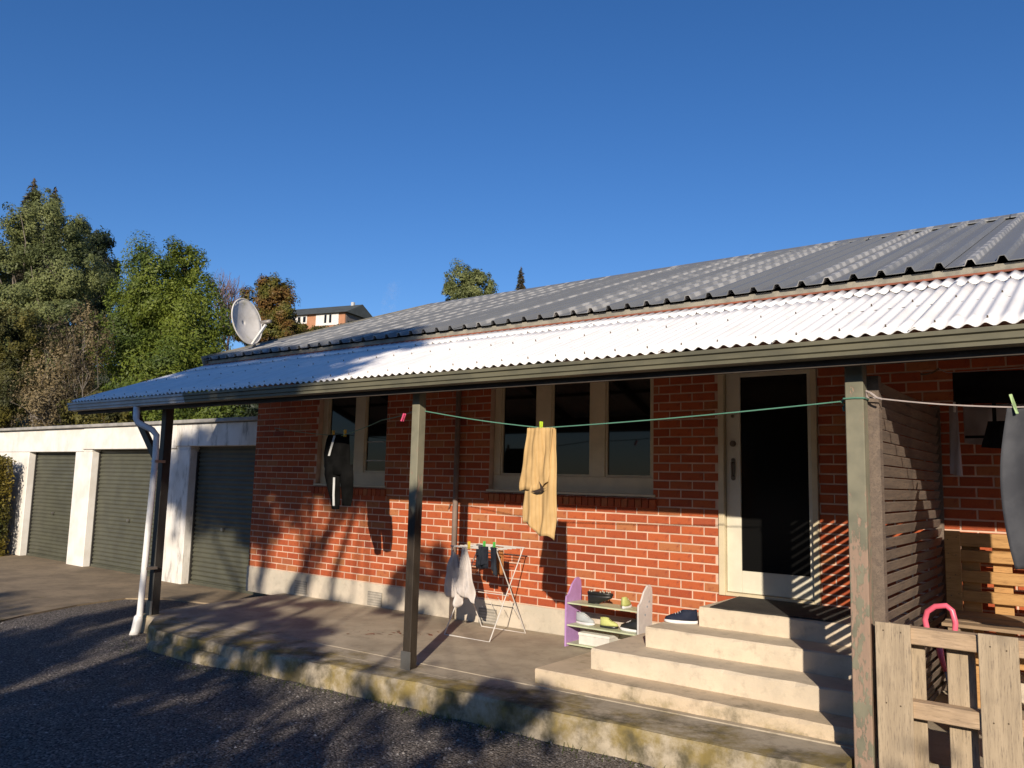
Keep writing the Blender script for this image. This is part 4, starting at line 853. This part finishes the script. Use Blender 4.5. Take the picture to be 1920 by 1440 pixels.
def tree(name, label, cat, base, blobs, n, size, leafm, bark=BARK, tr=0.18, group=None, sub=14, subr=0.32, shell=0.55, twigs=0, fork=0.45):
    t = thing(name, label, cat, base, group); base = np.array(base, float)
    cen = np.mean([b[:3] for b in blobs], 0); f = base + (cen - base) * fork
    m = MB(); limb(m, base - [0, 0, 0.15], f, tr, tr * 0.7, 0.06)
    for b in blobs:
        c = np.array(b[:3]); pts = limb(m, f, c, tr * 0.6, tr * 0.15, 0.15)
        for k in range(4 + twigs):
            d = rng.normal(size=3); d /= np.linalg.norm(d); d[2] = abs(d[2]) * 0.8; limb(m, pts[rng.integers(2, 6)], c + d * np.array(b[3:6]) * (0.75 + 0.3 * rng.random()), tr * 0.22, tr * 0.04, 0.2, 4)
    m.build('trunk', bark, t, smooth=True, fix=False)
    if n: V, F = leaf_cloud(blobs, n, size, sub=sub, subr=subr, shell=shell); raw_mesh('crown', V, F, leafm, t)
    return t
def conifer(name, label, base, H, R, n, size, leafm, group=None):
    t = thing(name, label, 'tree', base, group); b = np.array(base, float); MB().tube([b, b + [0, 0, H * 0.5], b + [0, 0, H]], [0.02 * H, 0.012 * H, 0.003 * H], 8).build('trunk', BARK, t)
    f = 1 - np.sqrt(rng.random(n)) * 0.92; tier = 0.62 + 0.38 * (1 - ((f * 17) % 1.0)); R_ = R * (1.01 - f) ** 0.62 * tier; a = rng.random(n) * 6.283; lob = 0.8 + 0.2 * np.sin(a * 5 + np.floor(f * 17) * 2.1); rr = R_ * lob * rng.random(n) ** 0.4
    P = np.stack([b[0] + rr * np.cos(a), b[1] + rr * np.sin(a), b[2] + H * f - rr * 0.28 + rng.normal(size=n) * 0.04], 1)
    d = np.stack([np.cos(a), np.sin(a), -0.3 + 0.4 * rng.normal(size=n)], 1) + rng.normal(size=(n, 3)) * 0.35; d /= np.linalg.norm(d, axis=1)[:, None]; e = np.cross(d, rng.normal(size=(n, 3))); e /= np.linalg.norm(e, axis=1)[:, None]; sz_ = size * (0.5 + rng.random((n, 1)))
    raw_mesh('crown', np.stack([P - d * sz_, P - e * sz_ * 0.3, P + d * sz_, P + e * sz_ * 0.3], 1).reshape(-1, 3), np.arange(4 * n).reshape(-1, 4), leafm, t); return t
def ground_at(p): return float(hill_h(np.array(p[0]), np.array(p[1])))
def px_blob(px, py, D, wpx, hpx, dpt=None):
    c = at(px, py, D); rx = wpx / FPX * D; rz = hpx / FPX * D; rr = dpt or rx
    return (c[0], c[1], c[2], (rx + rr) / 2, (rx + rr) / 2, rz)
L_BRIGHT = m_leaf('bright_green_leaf', (0.105, 0.145, 0.018), (0.175, 0.205, 0.026), (0.06, 0.09, 0.015))
L_GREY = m_leaf('grey_green_leaf', (0.145, 0.17, 0.058), (0.21, 0.225, 0.08), (0.095, 0.115, 0.042))
L_DARK = m_leaf('dark_green_leaf', (0.028, 0.042, 0.018), (0.045, 0.06, 0.024), (0.02, 0.03, 0.016))
L_CON = m_leaf('conifer_needle', (0.045, 0.055, 0.038), (0.085, 0.085, 0.05), (0.07, 0.055, 0.035))
L_OLIVE = m_leaf('olive_leaf', (0.115, 0.105, 0.02), (0.17, 0.14, 0.028), (0.05, 0.055, 0.02))
L_BROWN = m_leaf('dry_brown_leaf', (0.19, 0.145, 0.075), (0.25, 0.19, 0.095), (0.09, 0.07, 0.04))
L_AUT = m_leaf('autumn_leaf', (0.135, 0.12, 0.02), (0.10, 0.11, 0.022), (0.17, 0.09, 0.025))
L_HEDGE = m_leaf('hedge_leaf', (0.14, 0.115, 0.02), (0.22, 0.165, 0.025), (0.06, 0.07, 0.018))
def base_under(px, D, py=800):
    c = at(px, py, D); return (c[0], c[1], ground_at(c))
# trees seen behind the garages
tree('broadleaf_tree', 'bushy bright green tree behind the garages, beside the satellite dish', 'tree', base_under(310, 29),
     [px_blob(285, 590, 29.5, 80, 90), px_blob(330, 650, 29.5, 90, 90), px_blob(300, 545, 29, 82, 95), px_blob(250, 640, 29, 75, 100), px_blob(365, 610, 28, 70, 100), px_blob(310, 710, 27, 120, 90), px_blob(345, 500, 30, 40, 45), px_blob(405, 690, 28, 45, 70)], 190000, 0.052, L_BRIGHT, sub=36, subr=0.26, shell=0.5, tr=0.22)
tree('gum_tree', 'tall grey green gum tree behind the left garage', 'tree', base_under(80, 40),
     [px_blob(85, 430, 40, 75, 70), px_blob(25, 520, 40, 80, 80), px_blob(130, 520, 40, 75, 75), px_blob(80, 600, 39, 120, 70), px_blob(-60, 560, 41, 80, 110), px_blob(60, 690, 40, 130, 70)], 170000, 0.068, L_GREY, BARKG, 0.3, sub=32, subr=0.26, shell=0.5)
tree('dark_tree', 'dark evergreen tree between the gum tree and the bushy green tree', 'tree', base_under(170, 47),
     [px_blob(160, 455, 47, 45, 45), px_blob(185, 520, 47, 40, 70), px_blob(150, 600, 47, 60, 90)], 45000, 0.10, L_DARK, sub=20)
conifer('conifer', 'pointed dark conifer rising behind the gum tree', base_under(18, 56), float(at(18, 312, 56)[2]) - base_under(18, 56)[2], 3.2, 22000, 0.2, L_CON)
conifer('conifer', 'shorter dark conifer tip beside the pointed conifer', base_under(62, 60), float(at(62, 332, 60)[2]) - base_under(62, 60)[2], 2.8, 20000, 0.2, L_CON)
tree('dry_shrub', 'tall dry brown twiggy shrub between hedge and bushy green tree', 'shrub', base_under(140, 25.5), [px_blob(120, 700, 25.5, 60, 95), px_blob(165, 640, 25.5, 40, 80), px_blob(90, 760, 25, 60, 60)], 14000, 0.05, L_BROWN, BARKG, 0.07, sub=26, subr=0.35, shell=0.4, twigs=16, fork=0.2)
tree('olive_shrub', 'dense olive shrub beside the dry brown shrub', 'shrub', base_under(25, 26.5), [px_blob(20, 640, 26.5, 60, 75), px_blob(30, 730, 26, 65, 75), px_blob(-40, 700, 26, 60, 100)], 60000, 0.048, L_OLIVE, sub=26, subr=0.28, shell=0.5)
tree('bare_tree', 'bare purplish winter tree beyond the bushy green tree', 'tree', base_under(425, 62), [px_blob(415, 540, 62, 28, 48), px_blob(440, 545, 62, 25, 38)], 0, 0.1, L_BROWN, plain('purple_twig', (0.16, 0.11, 0.12), None, 5), 0.16, twigs=40, fork=0.55)
tree('autumn_tree', 'rounded tree with orange and olive leaves behind the satellite dish', 'tree', base_under(500, 78), [px_blob(480, 575, 78, 42, 45), px_blob(525, 580, 78, 42, 50), px_blob(500, 620, 77, 70, 45), px_blob(510, 545, 78, 30, 30)], 50000, 0.13, L_AUT, sub=24, subr=0.28, shell=0.5, tr=0.3)
tree('hill_tree', 'round grey green tree showing above the grey roof ridge', 'tree', base_under(876, 100), [px_blob(865, 530, 100, 36, 34), px_blob(895, 540, 100, 34, 36), px_blob(850, 560, 100, 25, 30), px_blob(880, 600, 100, 45, 60)], 40000, 0.15, L_GREY, sub=20, subr=0.28, shell=0.6, tr=0.3)
cb = base_under(970, 118); conifer('conifer', 'small lone conifer tip above the grey roof ridge', cb, float(at(970, 490, 118)[2]) - cb[2], 2.6, 12000, 0.26, L_CON)
for i, (px_, lab, lm) in enumerate(((180, 'low leafy shrub behind the garage roof, under the dry brown shrub', L_OLIVE), (300, 'low leafy shrub behind the garage roof, left of the far porch post', L_BRIGHT), (400, 'low leafy shrub behind the garage roof, right of the far porch post', L_BRIGHT), (480, 'low leafy shrub behind the garage roof, against the brick corner', L_DARK))):
    tree('shrub', lab, 'shrub', base_under(px_, 23.5), [px_blob(px_, 775, 23.5, 62, 45), px_blob(px_ + 20, 800, 23, 60, 40)], 11000, 0.055, lm, tr=0.06, sub=16, subr=0.3)
for i, (px_, py_, D, w, h, lab, lm) in enumerate(((560, 622, 120, 30, 18, 'reddish bush below the hillside house, under the autumn tree', L_AUT), (610, 622, 122, 32, 14, 'green bush in front of the hillside house', L_OLIVE), (655, 618, 125, 30, 12, 'dark bush below the large window of the hillside house', L_DARK))):
    tree('bush', lab, 'bush', base_under(px_, D), [px_blob(px_, py_, D, w, h), px_blob(px_ - 15, py_ + 10, D, w, h)], 3500, 0.2, lm, tr=0.1, sub=10)
# clipped hedge beside the first garage
hd = thing('clipped_hedge', 'clipped yellow green hedge at the end of the garage row', 'hedge', (-10.2, -0.45, GZ))
HB = (-12.6, -8.35, -0.85, -0.05, GZ, 1.52)
n = 26000; P = np.stack([HB[0] + rng.random(n) * (HB[1] - HB[0]), HB[2] + rng.random(n) * (HB[3] - HB[2]), HB[4] + rng.random(n) * (HB[5] - HB[4])], 1)
ax_ = rng.integers(0, 3, n); side = rng.random(n)
for i, (lo, hi) in enumerate(((HB[0], HB[1]), (HB[2], HB[3]), (HB[4], HB[5]))):
    k = ax_ == i; P[k, i] = np.where(side[k] < 0.5 if i < 2 else side[k] < 0.05, lo, hi) + rng.normal(size=k.sum()) * 0.05
nrm = rng.normal(size=(n, 3)); nrm /= np.linalg.norm(nrm, axis=1)[:, None]; a = np.cross(nrm, rng.normal(size=(n, 3))); a /= np.linalg.norm(a, axis=1)[:, None]; bb = np.cross(nrm, a); s = 0.028 * (0.6 + 0.8 * rng.random((n, 1)))
raw_mesh('foliage', np.stack([P - a * s, P - bb * s * 0.5, P + a * s, P + bb * s * 0.5], 1).reshape(-1, 3), np.arange(4 * n).reshape(-1, 4), L_HEDGE, hd)
MB().box(HB[0] + 0.1, HB[1] - 0.1, HB[2] + 0.1, HB[3] - 0.1, GZ, HB[5] - 0.12).build('inner_growth', plain('hedge_inner_wood', (0.03, 0.028, 0.012)), hd)  # solid dark core filling the hedge inside its leaves

# trees behind the photographer that shade the yard
def shade_pt(u, v, s): return np.array([0.859 * u - 0.512 * s, 0.512 * u + 0.859 * s, v - 0.357 * s])
L_SH = m_leaf('yard_tree_leaf', (0.06, 0.085, 0.025), (0.09, 0.11, 0.03))
def shade_tree(name, label, u, vt, s, ru, rv, n, size, sub=14, subr=0.3, extra=(), tr=0.12, shell=0.45, fork=0.4):
    c = shade_pt(u, vt - rv, s); bl = [(c[0], c[1], c[2], ru, ru * 0.8, rv)]
    for (du_, dv_, r1, r2) in extra:
        q = shade_pt(u + du_, vt - rv + dv_, s + random.uniform(-0.5, 0.5)); bl.append((q[0], q[1], q[2], r1, r1 * 0.8, r2))
    return tree(name, label, 'tree', (c[0], c[1], GZ), bl, n, size, L_SH, tr=tr, sub=sub, subr=subr, shell=shell, fork=fork)
def slim_tree(name, label, u0, s0, clumps, stems, n, size, r=0.035):
    b = shade_pt(u0, 0, s0); t = thing(name, label, 'tree', (b[0], b[1], GZ)); m = MB()
    for st in stems:
        pts = [shade_pt(u, v, s0) for (u, v) in st]; low = pts[0].copy(); low[2] = GZ - 0.1; low[:2] = low[:2] * 0.6 + b[:2] * 0.4
        pts = [low] + pts; k = len(pts); m.tube(pts, [r * 1.6 * (1 - 0.6 * i / (k - 1)) for i in range(k)], 7)
    bl = []
    for (u, v, ru, rv) in clumps:
        q = shade_pt(u, v, s0); bl.append((q[0], q[1], q[2], ru, ru, rv)); m.tube([shade_pt(stems[0][-1][0], stems[0][-1][1], s0), q], [r * 0.6, r * 0.2], 5)
    m.build('trunk', BARK, t, smooth=True, fix=False)
    V, F = leaf_cloud(bl, n, size, sub=7, subr=0.34, shell=0.3); raw_mesh('crown', V, F, L_SH, t); return t
slim_tree('slim_tree', 'slim tree behind the photographer facing the middle post', 3.3, -14.5, [(2.75, -0.50, 0.30, 0.22), (3.15, -0.42, 0.34, 0.30), (3.5, -0.62, 0.26, 0.22), (2.5, -0.85, 0.22, 0.12), (3.0, -0.95, 0.25, 0.12), (4.55, -2.15, 0.42, 0.26), (4.2, -2.35, 0.4, 0.2)], [[(3.3, -3.0), (3.25, -1.4), (3.1, -0.6)]], 6500, 0.055, 0.02)
slim_tree('slim_tree', 'forked leaning tree behind the photographer facing the small window', 1.5, -15.5, [(1.2, -1.15, 0.5, 0.16), (1.9, -1.35, 0.5, 0.18), (0.5, -1.0, 0.5, 0.2), (2.3, -1.75, 0.45, 0.14), (1.5, -0.78, 0.4, 0.09), (0.7, -0.62, 0.35, 0.10), (2.15, 0.95, 0.25, 0.15)], [[(0.75, -1.6), (0.86, -0.4), (1.4, 0.25), (2.1, 0.85)], [(1.55, -1.6), (1.63, -0.4), (1.85, 0.3), (2.1, 0.85)], [(1.15, -1.6), (1.18, -0.2), (1.2, 1.1)]], 8000, 0.055, 0.04)
shade_tree('yard_tree', 'dense tree behind the photographer facing the far porch post', -0.9, -0.55, -15, 0.9, 1.4, 18000, 0.085, extra=((-0.6, -1.0, 0.9, 1.0), (0.5, -1.6, 1.0, 1.0)))
shade_tree('yard_tree', 'open tree behind the photographer facing the garages', -3.2, -0.45, -16, 1.3, 1.2, 6500, 0.08, extra=((-1.0, -0.9, 1.2, 1.0), (0.8, -1.2, 1.2, 1.1)))
shade_tree('yard_tree', 'open tree at the yard edge facing the first garage', -6.6, -0.2, -16.5, 1.6, 1.1, 6500, 0.08, extra=((-1.5, -0.6, 1.4, 1.0), (1.2, -1.0, 1.4, 1.0)))
shade_tree('tall_tree', 'tall broad tree behind the photographer shading the far roof end', 0.0, 2.95, -19, 1.8, 0.95, 44000, 0.08, extra=((2.15, -0.95, 0.75, 0.5), (2.5, 0.05, 0.8, 0.55), (1.35, -0.65, 1.05, 0.75), (-1.5, -0.35, 0.9, 0.85), (0.1, -1.0, 1.1, 0.6), (2.2, 0.15, 0.7, 0.5), (-0.6, -0.6, 1.2, 0.6)), tr=0.10, sub=26, fork=0.62)
bh = thing('boundary_hedge', 'long dense hedge along the yard boundary behind the photographer', 'hedge', tuple(shade_pt(-1, 0, -17.5) * np.array([1, 1, 0]) + np.array([0, 0, GZ])))
bl = []
for u in np.arange(-11, 4.6, 0.9):
    vt = (-1.5 if u < 2.2 else -2.3) + 0.2 * math.sin(u * 2.1) + 0.1 * math.sin(u * 5.3); q = shade_pt(u, vt - 1.9, -17.5); bl.append((q[0], q[1], q[2], 0.95, 0.8, 1.9))
for u in np.arange(4.6, 9.5, 0.9):
    q = shade_pt(u, -2.75 + 0.12 * math.sin(u * 3) - 1.3, -17.5); bl.append((q[0], q[1], q[2], 0.8, 0.7, 1.3))
V, F = leaf_cloud(bl, 110000, 0.10, sub=26, subr=0.4, shell=0.2); raw_mesh('foliage', V, F, L_SH, bh)
m = MB()
for b in bl: m.tube([(b[0], b[1], GZ), (b[0], b[1], b[2] + 0.5)], [0.05, 0.02], 6)
m.build('stems', BARK, bh)

# weeds and moss tufts along the slab edge
wd = MB()
for i in range(900):
    fx = random.uniform(1.4, 8.4)
    if random.random() > 0.35 + 0.65 * (math.sin(fx * 2.3) > 0.2): continue
    fy = np.interp(fx, [p[0] for p in front], [p[1] for p in front]) - 0.05 - abs(random.gauss(0, 0.06)) - (0.18 if 1.4 < fx < 3.5 else 0); h = random.uniform(0.01, 0.05) * (1.5 if abs(fx - 4.75) < 0.25 else 1); a = random.uniform(0, 6.28); l = h * 0.6
    g_ = float(gz_at(fx)); wd.add([(fx - 0.004, fy, g_), (fx + 0.004, fy, g_), (fx + l * math.cos(a), fy + l * math.sin(a), g_ + h)], [(0, 1, 2)])
o = wd.build('grass', m_leaf('weed_leaf', (0.07, 0.09, 0.02), (0.12, 0.13, 0.03)), fix=False, kind='stuff'); tag(o, 'short grass and moss along the foot of the porch slab', 'grass')

# ------------------------------------------------------------------ hillside house
def fh():
    D = 135.0; c0 = at(546, 612, 138.4); c1 = at(646, 612, 134.0)
    ex = np.array([c1[0] - c0[0], c1[1] - c0[1], 0.0]); Wd = np.linalg.norm(ex); ex /= Wd; ey = np.array([-ex[1], ex[0], 0.0]); zb = ground_at(c0); zt = at(600, 586, D)[2]; z0 = at(600, 612, D)[2]
    t = thing('hillside_house', 'distant orange brick house with dark low pitched roof on the hill', 'house', (c0[0], c0[1], zb))
    def Pt(a, b, z): return tuple(c0 * np.array([1, 1, 0]) + ex * a + ey * b + np.array([0, 0, z]))
    def blk(a0, a1, b0, b1, za, zb_): return MB().add([Pt(a0, b0, za), Pt(a1, b0, za), Pt(a1, b1, za), Pt(a0, b1, za), Pt(a0, b0, zb_), Pt(a1, b0, zb_), Pt(a1, b1, zb_), Pt(a0, b1, zb_)], [(0, 3, 2, 1), (4, 5, 6, 7), (0, 1, 5, 4), (1, 2, 6, 5), (2, 3, 7, 6), (3, 0, 4, 7)])
    H = zt - z0; dp = 8.0
    blk(-6, Wd, 0, dp, zb - 1, zt).build('wall', plain('distant_brick', (0.42, 0.20, 0.11), (0.36, 0.17, 0.09), 1.5), t)
    blk(Wd + 0.02, Wd + 0.12, 0.2, dp, zb - 1, zt).build('gable_wall', plain('distant_dark_wall', (0.16, 0.14, 0.13)), t)
    o_ = 0.7; rz = 2.15
    V = [Pt(-6.5, -o_, zt - 0.05), Pt(Wd + o_, -o_, zt - 0.05), Pt(Wd + o_, dp + o_, zt - 0.05), Pt(-6.5, dp + o_, zt - 0.05), Pt(-6.5, dp / 2, zt + rz), Pt(Wd + o_, dp / 2, zt + rz)]
    rf = MB().add(V, [(0, 1, 5, 4), (2, 3, 4, 5), (1, 2, 5), (3, 0, 4), (0, 3, 2, 1)]).build('roof', plain('distant_dark_roof', (0.075, 0.085, 0.08), (0.06, 0.065, 0.06), 1), t)
    blk(Wd * 0.86, Wd * 0.86 + 0.5, dp / 2 - 0.25, dp / 2 + 0.25, zt + rz - 0.3, zt + rz + 0.5).build('chimney', plain('pale_chimney', (0.5, 0.5, 0.5)), rf)
    Wh = plain('distant_white', (0.75, 0.72, 0.68)); f = lambda px_: (px_ - 546) / 100 * Wd
    wA = blk(f(546), f(576), -0.12, -0.02, z0 + H * 0.35, zt - 0.1).build('window', Wh, t)
    for a in (549, 559, 569): blk(f(a), f(a + 5), -0.16, -0.125, z0 + H * 0.45, zt - 0.3).build('pane', GLASS, wA)
    wB = blk(f(593), f(635), -0.12, -0.02, z0 + H * 0.12, zt - 0.1).build('window', Wh, t)
    for a, b in ((609, 613), (618, 622)): blk(f(a), f(b), -0.16, -0.125, z0 + H * 0.3, zt - 0.25).build('pane', GLASS, wB)
fh()

# ------------------------------------------------------------------ thin chimney smoke beyond the roof
def smoke():
    k = N('smoke_volume'); t = k.t; k.n.remove(k.b)
    pv = k.n.new('ShaderNodeVolumePrincipled'); pv.inputs['Color'].default_value = (0.95, 0.95, 0.97, 1); k.l(pv.outputs[0], k.n['Material Output'].inputs['Volume'])
    d = k.math('MULTIPLY', k.ramp(k.noise(0.9, 4, 0.6), 0.42, 0.75), 0.16); k.l(d, pv.inputs['Density'])
    rings = []
    for i, (px_, py_, w) in enumerate(((728, 612, 6), (727, 590, 11), (730, 570, 14), (735, 552, 15), (740, 536, 13), (744, 524, 6))):
        c = at(px_, py_, 105); r = w / FPX * 105; rings.append([(c[0] + CR[0] * r * math.cos(a), c[1] + CR[1] * r * math.cos(a) + r * 0.9 * math.sin(a), c[2]) for a in [2 * math.pi * q / 12 for q in range(12)]])
    o = MB().loft(rings).build('smoke', k.m, None, smooth=True, kind='stuff'); tag(o, 'faint white wisp of chimney smoke rising beyond the roof', 'smoke')
smoke()
